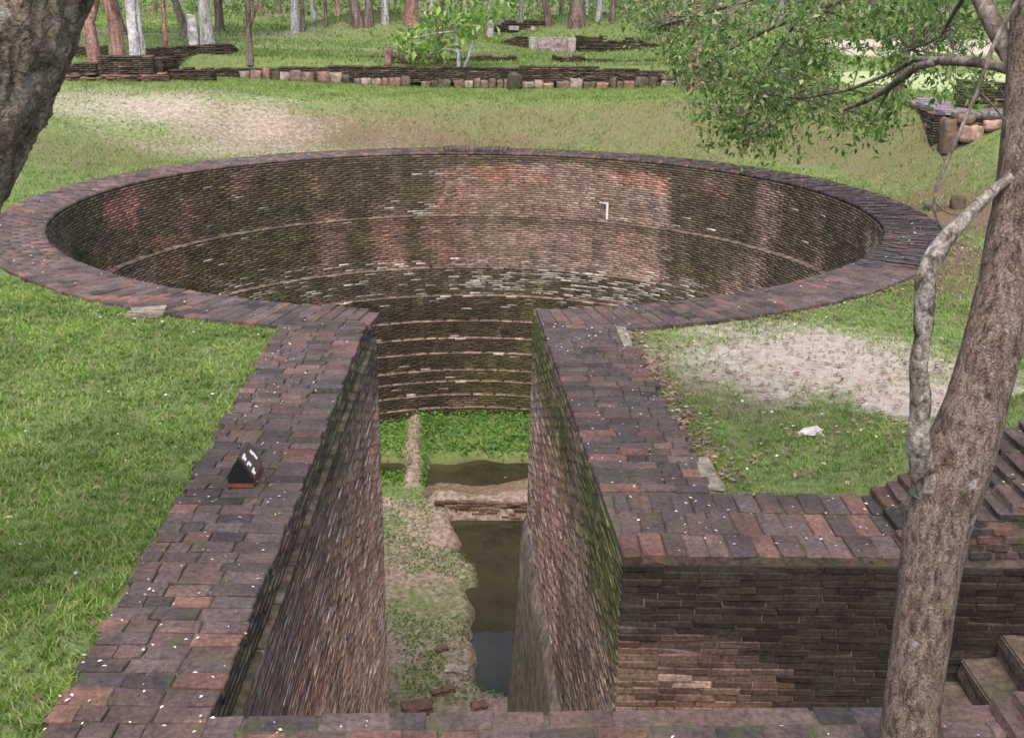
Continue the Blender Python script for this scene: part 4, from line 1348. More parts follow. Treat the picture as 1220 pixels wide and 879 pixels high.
# ---- the leaning tree at the left edge
P, r = pxpath([(-66, 210, 5.6, 128), (-44, 160, 5.6, 136), (-25, 116, 5.6, 140), (-5, 64, 5.6, 144), (16, 0, 5.6, 150), (30, -45, 5.6, 154)])
d = (P[1] - P[0]) / np.linalg.norm(P[1] - P[0])
b2 = P[0] - d * 1.6; b3 = P[0] - d * 3.2; b3[2] = -0.2
P = [b3, b2] + P + [P[-1] + np.array([0.35, 0.3, 1.1]), P[-1] + np.array([0.2, 0.9, 2.6]), P[-1] + np.array([0.8, 1.4, 4.4])]
r = [0.46, 0.37] + r + [0.28, 0.2, 0.08]
lt = empty('leaning_tree', (float(b3[0]), float(b3[1]), -0.05))
tag(lt, 'thick leaning tree with deeply furrowed knobbly bark on the lawn', 'tree')
sb = float(np.linalg.norm(np.array(P[2]) - np.array(P[0])))
tubes('trunk', [tube(P, r, 420, 140, 0.085, 3.2, 3.4, 1.5, 21.0, ridge=True, knots=[(sb + random.uniform(-0.1, 1.1), random.uniform(0, 6.28), random.uniform(0.03, 0.06), random.uniform(0.012, 0.03)) for _ in range(26)])], M['bark_left'], lt)
LP = [np.array(P[-1]) + np.random.default_rng(i).normal(0, 1, 3) * np.array([1.6, 1.6, 0.7]) + np.array([-0.6, 0, 0.4]) for i in range(2500)]
leaf_obj('crown', np.array(LP), rng.uniform(0.06, 0.12, len(LP)), M['leaf'], lt, aspect=0.5)

# ---- sapling in front of the far wall
sp = foot(548, 103); SY = float(sp[1])
sg = empty('sapling', tuple(sp))
tag(sg, 'slender sapling with large light green leaves in front of the far retaining wall', 'tree')
st = [[(548, 104, SY, 8), (547, 85, SY, 6), (546, 62, SY, 5), (543, 35, SY, 4.5), (540, 8, SY, 4), (536, -25, SY, 3)], [(549, 90, SY, 4), (557, 72, SY, 4), (564, 52, SY, 3.5), (568, 34, SY, 3), (572, 10, SY, 2)],
      [(543, 38, SY, 3), (520, 40, SY - 0.3, 2.4), (490, 46, SY - 0.5, 2)], [(541, 18, SY, 3), (520, 22, SY + 0.3, 2), (505, 30, SY, 2)], [(568, 34, SY, 2), (585, 15, SY, 1.5), (597, 3, SY, 1.2)], [(546, 62, SY, 2.4), (530, 58, SY - 0.3, 2), (512, 64, SY - 0.4, 1.5)]]
tubes('trunk', [tube(*pxpath(L), 24, 7, 0.08, 3.0, 1.2) for L in st], M['bark_grey'], sg)
LP = []
for (cx, cy, sx, sy, n) in ((483, 47, 10, 6, 34), (500, 60, 12, 8, 34), (520, 52, 12, 7, 34), (505, 34, 14, 6, 30), (535, 12, 14, 9, 44), (552, 26, 14, 9, 44), (575, 14, 14, 9, 44), (563, 36, 9, 6, 20), (592, 4, 10, 6, 26), (530, 60, 10, 6, 18), (515, 16, 12, 7, 18), (540, -25, 40, 16, 120)):
    for _ in range(int(n * 1.7)):
        LP.append(atY(random.gauss(cx, sx * 0.8), random.gauss(cy, sy * 0.8), SY + random.gauss(0, 0.5)))
leaf_obj('foliage', np.array(LP), rng.uniform(0.18, 0.36, len(LP)), M['sapling_leaf'], sg, aspect=0.5, droop=0.4)
hb = foot(466, 60)
# spray of the same pale foliage hanging from a bough above
# ---- trees of the wood behind
crown_v = []
for k in range(4):
    n = 1500
    c = rng.normal(0, 1, (16, 3)) * np.array([1.9, 1.9, 1.0])
    which = rng.integers(0, 16, n)
    Pc = c[which] + rng.normal(0, 0.62, (n, 3))
    V, T = leaves(Pc, rng.uniform(0.22, 0.42, n), aspect=0.55)
    me = npmesh('crown', V, tris=T); me.materials.append(M['crown']); crown_v.append(me)


def forest_tree(name, label, px, py, w, mat, lean=0.0, fork=0, Y=None, h=None, group='trees of the wood behind the ruins', crown=True, seed=0):
    p = foot(px, py) if Y is None else np.array([atY(px, py, Y)[0], Y, 0.0])
    p[2] = float(ground_z(p[0], p[1]))
    rad = w * 0.5 * zc_of(p) / FPX
    h = h or random.uniform(8.5, 12)
    t = empty(name, tuple(p)); tag(t, label, 'tree', group)
    base = np.array([p[0], p[1], p[2] - 0.15])
    pts = [base, base + np.array([lean * 0.1, 0, 0.5]), base + np.array([lean * 0.5, 0.1, 2.2]), base + np.array([lean, 0.2, 4.4]), base + np.array([lean * 1.25, 0.2, h])]
    lst = [tube(pts, [rad * 1.35, rad * 1.02, rad * 0.92, rad * 0.8, rad * 0.25], 30, 14, 0.07, 1.6, 1.5, 0.2, random.uniform(0, 50))]
    if fork:
        f0 = base + np.array([lean * 0.4, 0.05, fork])
        lst.append(tube([f0, f0 + np.array([0.35, 0, 0.9]), f0 + np.array([0.6, 0.1, 2.4]), f0 + np.array([1.6, 0.4, 6])], [rad * 0.75, rad * 0.7, rad * 0.6, rad * 0.2], 20, 10, 0.07, 1.6, 1.5))
    for q in range(3):
        f0 = base + np.array([lean * 1.05, 0.2, 4.6 + q * 0.8]); an_ = random.uniform(0, 6.28)
        lst.append(tube([f0, f0 + np.array([math.cos(an_) * 0.8, math.sin(an_) * 0.8, 0.8]), f0 + np.array([math.cos(an_) * 2.0, math.sin(an_) * 2.0, 2.2])], [rad * 0.4, rad * 0.3, rad * 0.08], 8, 7))
    tubes('trunk', lst, mat, t)
    if crown:
        c = bpy.data.objects.new('crown', random.choice(crown_v)); C.objects.link(c)
        c.parent = t; c.location = (lean * 1.2, 0.2, h - 1.2); c.rotation_euler = (0, 0, random.uniform(0, 6.28)); s = random.uniform(0.8, 1.15); c.scale = (s, s, s)
    return t


G = 'bark_far'
FT = [('forked_tree', 'reddish forked trunk standing in front of the low brick ruin', 117, 92, 15, 'bark_red', -0.4, 1.5),
      ('forest_tree', 'pinkish trunk leaning just behind the low brick ruin with the tall pillar', 143, 66, 14, 'bark_red', -0.5, 0),
      ('forest_tree', 'dark trunk in the wood behind the pinkish leaning trunk', 147, 42, 9, G, -0.8, 0),
      ('forest_tree', 'thin pale trunk beside the tall stone pillar', 171, 64, 7, 'bark_grey', -0.25, 0),
      ('forest_tree', 'slim reddish trunk rising between the two stone pillars', 197, 60, 5.5, 'bark_red', 0.1, 0),
      ('forest_tree', 'dark slanting trunk behind the short stone pillar', 225, 46, 9, G, -1.3, 0),
      ('forest_tree', 'pale grey trunk just beyond the short stone pillar', 248, 53, 14, 'bark_grey', -0.2, 0),
      ('forest_tree', 'dark thick trunk beyond the pale grey trunk', 262, 37, 10, G, 0.0, 0),
      ('twin_stem_tree', 'slim brown twin-stemmed tree on the terrace behind the stone-footed wall', 298, 73, 6.5, 'bark_far', 0.05, 1.1),
      ('forest_tree', 'straight mottled trunk rising from a low tussock mound', 352, 41, 10, 'bark_grey', 0.05, 0),
      ('forest_tree', 'thin dark trunk right beside the straight mottled trunk', 361, 39, 5, G, 0.05, 0),
      ('forest_tree', 'thin dark stem in the wood between mottled trunk and clustered trunks', 389, 33, 4, G, -0.1, 0),
      ('forest_tree', 'heavy dark trunk leaning away in the clustered pair', 428, 33, 13, G, -0.9, 0),
      ('forest_tree', 'upright dark trunk in the clustered pair', 439, 33, 10, G, 0.2, 2.5),
      ('forest_tree', 'greyish trunk on the far side of the grass mound', 459, 30, 8, 'bark_grey', 0.0, 0),
      ('forest_tree', 'broad brown trunk behind the grass mound', 490, 30, 17, 'bark_red', 0.1, 0),
      ('forest_tree', 'reddish trunk rising behind the light green sapling', 523, 76, 9.5, 'bark_red', 0.1, 0),
      ('forest_tree', 'grey trunk at the edge of the sandy path', 583, 44, 8, 'bark_grey', 0.2, 0),
      ('forest_tree', 'slender whitish trunk by the farthest brick ruin', 620, 29, 4.5, 'bark_grey', 0.15, 0),
      ('forest_tree', 'dark slanting trunk beyond the stone stair', 655, 31, 8, G, -0.9, 0),
      ('forest_tree', 'massive ridged trunk on top of the mound behind the stone stair', 687, 33, 18, G, 0.0, 0),
      ('forest_tree', 'slim trunk just beyond the massive ridged trunk', 713, 25, 7, 'bark_grey', 0.2, 0),
      ('forest_tree', 'curved dark trunk beyond the massive ridged trunk', 728, 28, 7, G, 0.5, 0),
      ('forest_tree', 'thick dark trunk at the end of the sandy clearing', 793, 53, 17, G, 0.4, 1.3),
      ('forest_tree', 'brown trunk at the end of the stone-footed wall', 829, 109, 16, 'bark_red', -0.15, 0),
      ('forest_tree', 'brown trunk standing before the pale green pond', 1068, 112, 13, G, 0.35, 0)]
for i, (nm, lb, px, py, w, mt, ln, fk) in enumerate(FT):
    random.seed(100 + i)
    forest_tree(nm, lb, px, py, w, M[mt], ln, fk)
random.seed(77)
spots = [(20, 24), (60, 33), (95, 26), (125, 28), (185, 30), (212, 22), (280, 24), (312, 22), (332, 18), (375, 21), (405, 20), (470, 18), (515, 20), (545, 22), (600, 18), (637, 21), (668, 19), (700, 17), (745, 22), (770, 24), (815, 24), (850, 30), (890, 33), (930, 30), (965, 36), (1010, 34), (1040, 38), (1110, 32), (1140, 40), (1175, 34), (1210, 42), (30, 45)]
for i, (px, py) in enumerate(spots):
    bk = random.choice(['bark_far', 'bark_far', 'bark_grey', 'bark_red']); ln = random.uniform(-0.8, 0.8); wd_ = random.uniform(3, 7)
    lb = '%s %s %strunk deep in the wood among green scrub' % ('slender' if wd_ < 5 else 'stouter', {'bark_far': 'dark brown', 'bark_grey': 'pale grey', 'bark_red': 'reddish'}[bk], 'forked ' if i % 5 == 0 else ('leaning ' if abs(ln) > 0.4 else 'upright '))
    forest_tree('forest_tree', lb, px, py, wd_, M[bk], ln, 2.0 if i % 5 == 0 else 0, Y=random.uniform(62, 118), group='slim trees deep in the wood')

# scrub filling the wood
n = 40000
Yc = rng.uniform(80, 170, 420); Xc = rng.uniform(-0.62, 0.62, 420) * Yc; hc = rng.uniform(1.5, 5.0, 420)
w_ = rng.integers(0, 420, n)
P = np.stack([Xc[w_] + rng.normal(0, 1.3, n), Yc[w_] + rng.normal(0, 1.2, n), np.abs(rng.normal(0, 0.6, n)) * hc[w_]], 1)
P[:, 2] += ground_z(P[:, 0], P[:, 1])
up_ = rng.random(n) < 0.35
P[up_, 2] += rng.uniform(1.5, 7, up_.sum())
ok = ~((np.abs(P[:, 0] - 0.33 * P[:, 1]) < 0.05 * P[:, 1]) & (P[:, 1] < 80))
sc = leaf_obj('forest_scrub', P[ok], rng.uniform(0.28, 0.6, ok.sum()), M['scrub'], aspect=0.6, droop=0.2)
tag(sc, 'tangle of bright green scrub filling the far wood', 'scrub', kind='stuff')

# ------------------------------------------------------------------ ruins beyond the well
def stone_mesh(seed, box=0.5):
    """rough block of stone, unit size"""
    rr = np.random.default_rng(seed)
    bm = bmesh.new(); bmesh.ops.create_cube(bm, size=1.0)
    bmesh.ops.subdivide_edges(bm, edges=bm.edges[:], cuts=2, use_grid_fill=True)
    for v in bm.verts:
        c = v.co.normalized() * 0.62
        v.co = v.co * box + c * (1 - box) + Vector(rr.normal(0, 0.035, 3))
    me = bpy.data.meshes.new('stone'); bm.to_mesh(me); bm.free()
    for p in me.polygons: p.use_smooth = True
    me.materials.append(M['stone'])
    return me


STN = [stone_mesh(i, 0.8) for i in range(6)]
RCK = [stone_mesh(20 + i, 0.42) for i in range(4)]
PINKS = [(0.24, 0.17, 0.14), (0.2, 0.14, 0.11), (0.3, 0.24, 0.21), (0.21, 0.12, 0.09), (0.15, 0.12, 0.1), (0.1, 0.08, 0.06)]


def put_stone(meshes, name, parent, x, y, z, sx, sy, sz, rz=0.0, col=None):
    o = bpy.data.objects.new(name, random.choice(meshes)); C.objects.link(o)
    if parent is not None:
        o.parent = parent; o.matrix_parent_inverse = parent_inv(parent)
    o.location = (x, y, z); o.scale = (sx, sy, sz); o.rotation_euler = (random.gauss(0, .05), random.gauss(0, .05), rz)
    c = col or random.choice(PINKS); k = random.uniform(0.75, 1.15)
    o.color = (c[0] * k, c[1] * k, c[2] * k, 1)
    return o


def ruin_wall(parent, name, p0, p1, thick, zb, ztop, colr, course=0.055, L=0.28, jag=0.0, core=True):
    """free-standing brickwork: courses of full-thickness bricks between p0 and p1; zb and ztop are functions of the run"""
    p0 = np.asarray(p0, float)[:2]; p1 = np.asarray(p1, float)[:2]
    d = p1 - p0; ln = float(np.hypot(*d)); d /= ln; nr = np.array([-d[1], d[0]])
    z0 = min(zb(0), zb(ln)); z1 = max(ztop(q) for q in np.linspace(0, ln, 40))
    Ps, Ls, Cs, Ds = [], [], [], []
    k = 0; z = z0
    while z < z1 - 0.02:
        s = -0.14 if k % 2 else 0.0
        inset = random.uniform(-0.012, 0.012)
        while s < ln:
            e0, e1 = max(0, s), min(ln, s + L)
            sm = (e0 + e1) / 2
            if e1 - e0 > 0.05 and z + course * 0.7 < ztop(sm) + random.gauss(0, jag) and z + course > zb(sm) - 0.1:
                Ps.append((p0[0] + d[0] * sm, p0[1] + d[1] * sm, z + course / 2)); Ls.append((e1 - e0) / 2 - 0.006); Ds.append(thick / 2 + inset + random.gauss(0, 0.008))
                cc = np.array(colr(sm, z)) * random.uniform(0.65, 1.3); Cs.append(cc)
            s += L
        z += course; k += 1
    P = np.array(Ps); n = len(P)
    T = np.broadcast_to(np.array([d[0], d[1], 0]), P.shape); Nn = np.broadcast_to(np.array([nr[0], nr[1], 0]), P.shape)
    U = np.array([0, 0, 1.0]); V = []
    Lh, Dh = np.array(Ls)[:, None], np.array(Ds)[:, None]
    for dd in (-1, 1):
        for (a, b) in ((-1, -1), (1, -1), (1, 1), (-1, 1)):
            V.append(P + T * a * Lh + U * b * (course / 2 - 0.004) + Nn * dd * Dh + rng.normal(0, 0.003, (n, 3)))
    V = np.stack(V, 1).reshape(-1, 3)
    f = np.array([[4, 5, 6, 7], [3, 2, 1, 0], [0, 1, 5, 4], [1, 2, 6, 5], [2, 3, 7, 6], [3, 0, 4, 7]])
    Qd = (np.arange(n)[:, None, None] * 8 + f[None]).reshape(-1, 4)
    o = link(name, npmesh(name, V, Qd, col=np.repeat(np.array(Cs), 8, 0)), parent, M['wall'])
    tag(o, kind='stuff')
    return o


OLDB = np.array([0.062, 0.048, 0.034])


def oldcol(sm, z): return OLDB if random.random() < 0.85 else np.array([0.13, 0.085, 0.06])


# the long retaining wall: dark brick over a footing of pinkish stones
WY_ = 35.5
xL, xR = atY(253, 88, WY_)[0], atY(905, 108, WY_)[0]
rwl = empty('retaining_wall', ((xL + xR) / 2, WY_, 1.0))
tag(rwl, 'long low retaining wall, dark brick above a row of pinkish footing stones', 'wall')
def gz_(x, y=WY_ - 0.3): return float(ground_z(x, y))
def wall_top(s):
    x = xL + s
    t = float(np.interp(x, [xL, atY(395, 80, WY_)[0], atY(622, 80, WY_)[0], atY(715, 80, WY_)[0], xR], [0, 0, 0, 0, 0]))
    px = 253 + (905 - 253) * s / (xR - xL)
    ytop = np.interp(px, [253, 394, 396, 620, 622, 712, 716, 905], [80.5, 80.5, 77, 79.5, 78, 80, 82, 86])
    return float(atY(px, ytop, WY_)[2])
ruin_wall(rwl, 'brick_courses', (xL, WY_ + 0.12), (xR, WY_ + 0.12), 0.46, lambda s: wall_top(s) - 0.40, wall_top, oldcol)
ruin_wall(rwl, 'footing_courses', (xL, WY_ + 0.3), (xR, WY_ + 0.3), 0.4, lambda s: gz_(xL + s) - 0.1, lambda s: wall_top(s) - 0.36, lambda s, z: np.array([0.07, 0.05, 0.04]))
x = xL + 0.9
while x < xR:
    w = random.uniform(0.18, 0.42); hgt = random.uniform(0.18, 0.36); zb = gz_(x + w / 2)
    if random.random() < 0.97:
        if random.random() < 0.25 and w > 0.35:
            put_stone(STN, 'footing_stone', rwl, x + w / 2, WY_ - 0.03, zb + 0.08, w * 1.05, 0.34, 0.2); put_stone(STN, 'footing_stone', rwl, x + w / 2, WY_ - 0.02, zb + 0.27, w, 0.3, 0.2)
        else:
            put_stone(STN, 'footing_stone', rwl, x + w / 2, WY_ - 0.03, zb + hgt * 0.42, w * 1.02, 0.34, hgt * 1.1)
    x += w + (random.uniform(0.01, 0.05) if random.random() < 0.88 else random.uniform(0.1, 0.2))
# low broken wall just behind, in two lengths
for (xa, xb, lab) in ((412, 617, 'low broken brick wall on the terrace behind the sapling'), (658, 800, 'low broken brick wall on the terrace in front of the stone stair')):
    YY = 39.0
    a_, b_ = atY(xa, 70, YY), atY(xb, 71, YY)
    e = empty('low_ruin', (float((a_[0] + b_[0]) / 2), YY, float(ground_z((a_[0] + b_[0]) / 2, YY))))
    tag(e, lab, 'ruin', 'low broken walls on the terrace')
    ln = b_[0] - a_[0]
    def tp(s, xa=xa, xb=xb, ln=ln):
        px = xa + (xb - xa) * s / ln
        yt = np.interp(px, [412, 568, 569, 617, 658, 700, 701, 770, 771, 800], [68.5, 71.5, 69.5, 69.5, 69, 71, 73, 74.5, 73, 74])
        return float(atY(px, yt, YY)[2]) + 0.07
    ruin_wall(e, 'brick_courses', (a_[0], YY), (b_[0], YY + 0.2), 0.5, lambda s, a_=a_: float(ground_z(a_[0] + s, YY)) - 0.1, tp, oldcol, jag=0.02)
# stone stair flanked by dark brick walls, before a mound
sp_ = foot(658, 61.5); SYY = float(sp_[1]); u = zc_of(sp_) / FPX
stt = empty('stone_stair', tuple(sp_))
tag(stt, 'short pale stone stair with side blocks let into a dark brick ruin', 'stairs')
def blk(name, parent, x0, x1, y0, y1, z0, z1, colr, mat='stone'):
    bm = bmesh.new(); bmesh.ops.create_cube(bm, size=1.0)
    bmesh.ops.subdivide_edges(bm, edges=bm.edges[:], cuts=1, use_grid_fill=True)
    for v in bm.verts:
        v.co = ((x0 + x1) / 2 + v.co.x * (x1 - x0) + random.gauss(0, 0.006), (y0 + y1) / 2 + v.co.y * (y1 - y0), (z0 + z1) / 2 + v.co.z * (z1 - z0) + random.gauss(0, 0.005))
    me = bpy.data.meshes.new(name); bm.to_mesh(me); bm.free()
    o = link(name, me, parent, M[mat]); o.color = (*colr, 1)
    return o
zb = float(sp_[2]) - 0.05; cx = float(sp_[0]); hw_ = 23 * u; H_ = 16.5 * u
PALE = (0.32, 0.28, 0.26)
for sgn in (-1, 1):
    blk('side_block', stt, cx + sgn * hw_ - 0.16, cx + sgn * hw_ + 0.16, SYY - 0.15, SYY + 0.9, zb, zb + H_, PALE)
for k in range(3):
    blk('step', stt, cx - hw_ + 0.16, cx + hw_ - 0.16, SYY + 0.02 + 0.28 * k, SYY + 0.4 + 0.28 * k, zb, zb + H_ * (k + 1) / 3.0 - 0.01, (0.27, 0.23, 0.22))
rn = empty('brick_ruin', (cx + 1.5, SYY + 0.5, zb))
tag(rn, 'dark brick ruin wall on both sides of the pale stone stair', 'ruin')
xl = atY(588, 60, SYY)[0]; xr = atY(795, 60, SYY)[0]
ruin_wall(rn, 'brick_courses', (xl, SYY + 0.55), (cx - hw_ - 0.17, SYY + 0.5), 0.5, lambda s: zb - 0.1, lambda s: zb + 0.2 + min(0.42, 0.5 * s), oldcol, jag=0.02)
ruin_wall(rn, 'brick_courses', (cx + hw_ + 0.17, SYY + 0.5), (xr, SYY + 0.7), 0.5, lambda s: zb - 0.1, lambda s: zb + (0.66 if s < 1.2 else (0.48 if s < 2.0 else (0.62 if s < 2.9 else 0.4))), oldcol, jag=0.02)
# farther ruin by the sandy path
fp = foot(620, 36); fu = zc_of(fp) / FPX
fr_ = empty('far_ruin', tuple(fp)); tag(fr_, 'far brick ruin with pale stone blocks by the sandy path', 'ruin')
ruin_wall(fr_, 'brick_courses', (fp[0] - 30 * fu, fp[1]), (fp[0] + 32 * fu, fp[1] + 0.5), 0.6, lambda s: fp[2] - 0.1, lambda s: fp[2] + (11 * fu if s > 8 * fu else 5 * fu), oldcol, course=0.11, L=0.5, jag=0.03)
for (dx, w) in ((-8, 12), (15, 5)):
    blk('stone_block', fr_, fp[0] + (dx - w / 2) * fu, fp[0] + (dx + w / 2) * fu, fp[1] - 0.7, fp[1] - 0.32, fp[2], fp[2] + 4.5 * fu, (0.4, 0.36, 0.35))

# ruin at the left with standing pillars
def ruin_px(parent, name, xa, ya, xb, yb, Y0, Y1, yta, ytb, thick, col=oldcol, jag=0.012):
    a_, b_ = atY(xa, ya, Y0), atY(xb, yb, Y1)
    ta, tb = atY(xa, yta, Y0)[2], atY(xb, ytb, Y1)[2]
    ln = float(np.hypot(*(b_ - a_)[:2]))
    zb_ = min(a_[2], b_[2], float(ground_z(a_[0], Y0)), float(ground_z(b_[0], Y1))) - 0.05
    return ruin_wall(parent, name, a_[:2], b_[:2], thick, lambda s: zb_, lambda s: float(ta + (tb - ta) * s / ln), col, jag=jag)


rl = empty('brick_ruin', tuple(foot(150, 95)))
tag(rl, 'low dark brick ruin with a tall pale stone pillar standing in it', 'ruin')
Yr = float(foot(150, 97)[1])
ruin_px(rl, 'plinth', 74, 99, 203, 96, Yr - 0.25, Yr + 0.4, 89.5, 88, 0.7, lambda s, z: np.array([0.17, 0.1, 0.075]) if random.random() < .6 else OLDB * 1.3, 0.02)
ruin_px(rl, 'brick_courses', 60, 92, 120, 92, Yr + 0.3, Yr + 0.3, 74, 74.5, 0.6)
ruin_px(rl, 'brick_courses', 121, 92, 185, 90, Yr + 0.3, Yr + 0.5, 66.5, 66, 0.7)
ruin_px(rl, 'brick_courses', 185, 90, 205, 84, Yr + 0.5, Yr + 1.6, 69, 70, 0.5)
ruin_px(rl, 'brick_courses', 203, 88, 256, 86, Yr + 0.9, Yr + 0.9, 81, 82, 0.4)
r2 = empty('brick_ruin', tuple(foot(225, 80)))
tag(r2, 'rear dark brick ruin block carrying the short square stone pillar', 'ruin')
Y2 = Yr + 4.5
ruin_px(r2, 'brick_courses', 184, 82, 268, 80, Y2, Y2 - 0.6, 57, 52, 0.9)
ruin_px(r2, 'brick_courses', 268, 80, 276, 76, Y2 - 0.6, Y2 + 1.2, 52, 58, 0.5)
ruin_px(r2, 'brick_courses', 184, 70, 225, 70, Y2 + 1.8, Y2 + 1.8, 60, 57, 0.5)
r3 = empty('brick_ruin', tuple(foot(90, 64)))
tag(r3, 'farther low brick ruin with bare pale ground in front, beyond the forked trunk', 'ruin')
ruin_px(r3, 'brick_courses', 40, 66, 128, 66, Yr + 9, Yr + 9.4, 55, 54, 0.6)


def pillar(px, y0, y1, wpx, Y, label):
    a_, b_ = atY(px, y1, Y), atY(px, y0, Y); w = wpx * zc_of(a_) / FPX
    rr = random.Random(px)
    bm = bmesh.new(); rows = []
    for k in range(9):
        t = k / 8; z = a_[2] - 0.5 + (b_[2] - a_[2] + 0.5) * t; q = w / 2 * (1 - 0.06 * t)
        ch = q * 0.25
        ring_ = [(q, -q + ch), (q, q - ch), (q - ch, q), (-q + ch, q), (-q, q - ch), (-q, -q + ch), (-q + ch, -q), (q - ch, -q)]
        rows.append([bm.verts.new((x_ + rr.gauss(0, 0.012), y_ + rr.gauss(0, 0.012), z - a_[2] + (rr.gauss(0, 0.03) if k == 8 else 0))) for x_, y_ in ring_])
    for k in range(8):
        for i in range(8): bm.faces.new((rows[k][i], rows[k][(i + 1) % 8], rows[k + 1][(i + 1) % 8], rows[k + 1][i]))
    bm.faces.new(rows[-1])
    me = bpy.data.meshes.new('stone_pillar'); bm.to_mesh(me); bm.free()
    o = link('stone_pillar', me, None, M['stone'], tuple(a_)); o.color = (0.5, 0.47, 0.48, 1)
    o.rotation_euler = (0, 0, 0.2)
    tag(o, label, 'pillar', 'standing stone pillars')


pillar(161, -30, 66, 12, Yr + 0.75, 'tall pale stone pillar standing in the low brick ruin')
pillar(231, 18, 54, 10.5, Y2 - 0.2, 'short square pale stone pillar on the rear brick ruin block')

# ruin platform at the right with a slab top, big footing stones and a leaning fragment
q0 = foot(1132, 163)
pr = empty('ruin_platform', tuple(q0), 0.0)
tag(pr, 'brick ruin platform on large rough stones below the leafy bough', 'ruin')
Yq = float(q0[1]); zq = float(q0[2]); uq = zc_of(q0) / FPX
cF = atY(1128, 163, Yq); cR = atY(1215, 168, Yq - 0.4); cL = atY(1084, 132, Yq + 3.2)
ztp = zq + 29 * uq
def flatp(p, z): return (float(p[0]), float(p[1]), z)
bm = bmesh.new()
quadp = [cF, cR, cR + np.array([0.8, 3.2, 0]), cL]
lo = [bm.verts.new(flatp(p, zq - 0.8)) for p in quadp]; hi = [bm.verts.new(flatp(p, ztp - 0.10 + (0.10 if i == 3 else 0))) for i, p in enumerate(quadp)]
bm.faces.new(hi); bm.faces.new(lo[::-1])
for i in range(4): bm.faces.new((lo[i], lo[(i + 1) % 4], hi[(i + 1) % 4], hi[i]))
bmesh.ops.recalc_face_normals(bm, faces=bm.faces)
me = bpy.data.meshes.new('core'); bm.to_mesh(me); bm.free(); link('core', me, pr, M['deep_mortar'])
ruin_wall(pr, 'brick_courses', (cF + np.array([-0.02, -0.1, 0])), (cR + np.array([0, -0.1, 0])), 0.5, lambda s: zq - 0.6, lambda s: ztp - 0.07, oldcol)
ruin_wall(pr, 'brick_courses', (cL + np.array([0.0, 0, 0])), (cF + np.array([-0.05, 0.02, 0])), 0.5, lambda s: zq - 0.6, lambda s: ztp - 0.07, oldcol)
for i in range(13):
    for j in range(2):
        t = (i + 0.5) / 13
        a_ = cL + (cF - cL) * t * 1.0
        put(CB, 'coping_brick', pr, a_[0] + 0.02 + 0.36 * j, a_[1] + 0.05 * j, ztp + random.uniform(-0.01, 0.01) + 0.02 * (1 - t), 0.25, 1.3, 1.75, 1, (0.2, 0.17, 0.19, 1), 0.02)
for i in range(12):
    for j in range(3):
        a_ = cF + (cR - cF) * (i + 0.8) / 12.5
        put(CB, 'coping_brick', pr, a_[0], a_[1] + 0.1 + 0.37 * j, ztp + random.uniform(-0.01, 0.01), math.pi / 2, 1.35, 0.9, 1, (0.17, 0.15, 0.15, 1), 0.02)
for (px, py, wp, hp, dY) in ((1132, 152, 18, 20, -0.2), (1155, 157, 26, 16, -0.3), (1185, 153, 30, 22, -0.35), (1210, 156, 24, 24, -0.4), (1112, 147, 13, 15, 0.9), (1100, 141, 9, 16, 1.9), (1088, 129, 8, 17, 2.8), (1148, 142, 20, 10, -0.25)):
    c_ = atY(px, py, Yq + dY - (0.12 if dY < 0 else 0.35)); uu = zc_of(c_) / FPX
    zt_ = c_[2] + hp * uu / 2; zb_ = float(ground_z(c_[0], c_[1])) - 0.06 if hp > 12 else c_[2] - hp * uu / 2
    put_stone(STN, 'footing_stone', pr, c_[0], c_[1], (zt_ + zb_) / 2, wp * uu, 0.34, max(0.2, zt_ - zb_), 0.1, random.choice([(0.3, 0.2, 0.15), (0.25, 0.18, 0.14), (0.2, 0.14, 0.1)]))
lf = atY(1163, 128, Yq + 0.9)
frg = empty('brick_fragment', tuple(lf)); tag(frg, 'tilted block of old brickwork lying on the ruin platform', 'ruin')
bA, bB = atY(1143, 130, Yq + 0.8), atY(1192, 134, Yq + 1.2)
ruin_wall(frg, 'brick_courses', bA[:2], bB[:2], 0.45, lambda s: ztp - 0.02, lambda s: ztp + 0.62 - 0.12 * s, oldcol, jag=0.02)

# pond
a = np.linspace(0, 2 * math.pi, 65)[:-1]
pm = bpy.data.meshes.new('pond')
pz = float(ground_z(18.5, 41)) + 0.35
pm.from_pydata([(18.5 + 8.0 * math.cos(t), 41 + 9.4 * math.sin(t), pz) for t in a], [], [list(range(64))])
tag(link('pond', pm, mat=M['pond']), kind='structure')

# ------------------------------------------------------------------ small things
# the little tent-shaped notice on the coping
S0 = at(287, 581, 0.0)
sgn_ = empty('tent_sign', (float(S0[0]), float(S0[1]), 0.006), 0.02)
tag(sgn_, 'small black tent-shaped notice with white characters on a brown base', 'sign')
def sgm(name, verts, faces, mat, par=None):
    me = bpy.data.meshes.new(name); me.from_pydata(verts, [], faces)
    o = bpy.data.objects.new(name, me); C.objects.link(o); o.parent = par or sgn_; me.materials.append(mat)
    bv_ = o.modifiers.new('bevel', 'BEVEL'); bv_.width = 0.003; bv_.segments = 2
    return o
w2, dp, h0, h1 = 0.098, 0.34, 0.07, 0.235
def boxv(x0, x1, y0, y1, z0, z1): return [(x0, y0, z0), (x1, y0, z0), (x1, y1, z0), (x0, y1, z0), (x0, y0, z1), (x1, y0, z1), (x1, y1, z1), (x0, y1, z1)]
BF = [(0, 3, 2, 1), (4, 5, 6, 7), (0, 1, 5, 4), (1, 2, 6, 5), (2, 3, 7, 6), (3, 0, 4, 7)]
sgm('base', boxv(-w2, w2, 0, dp, -0.006, h0), BF, M['red_wood'])
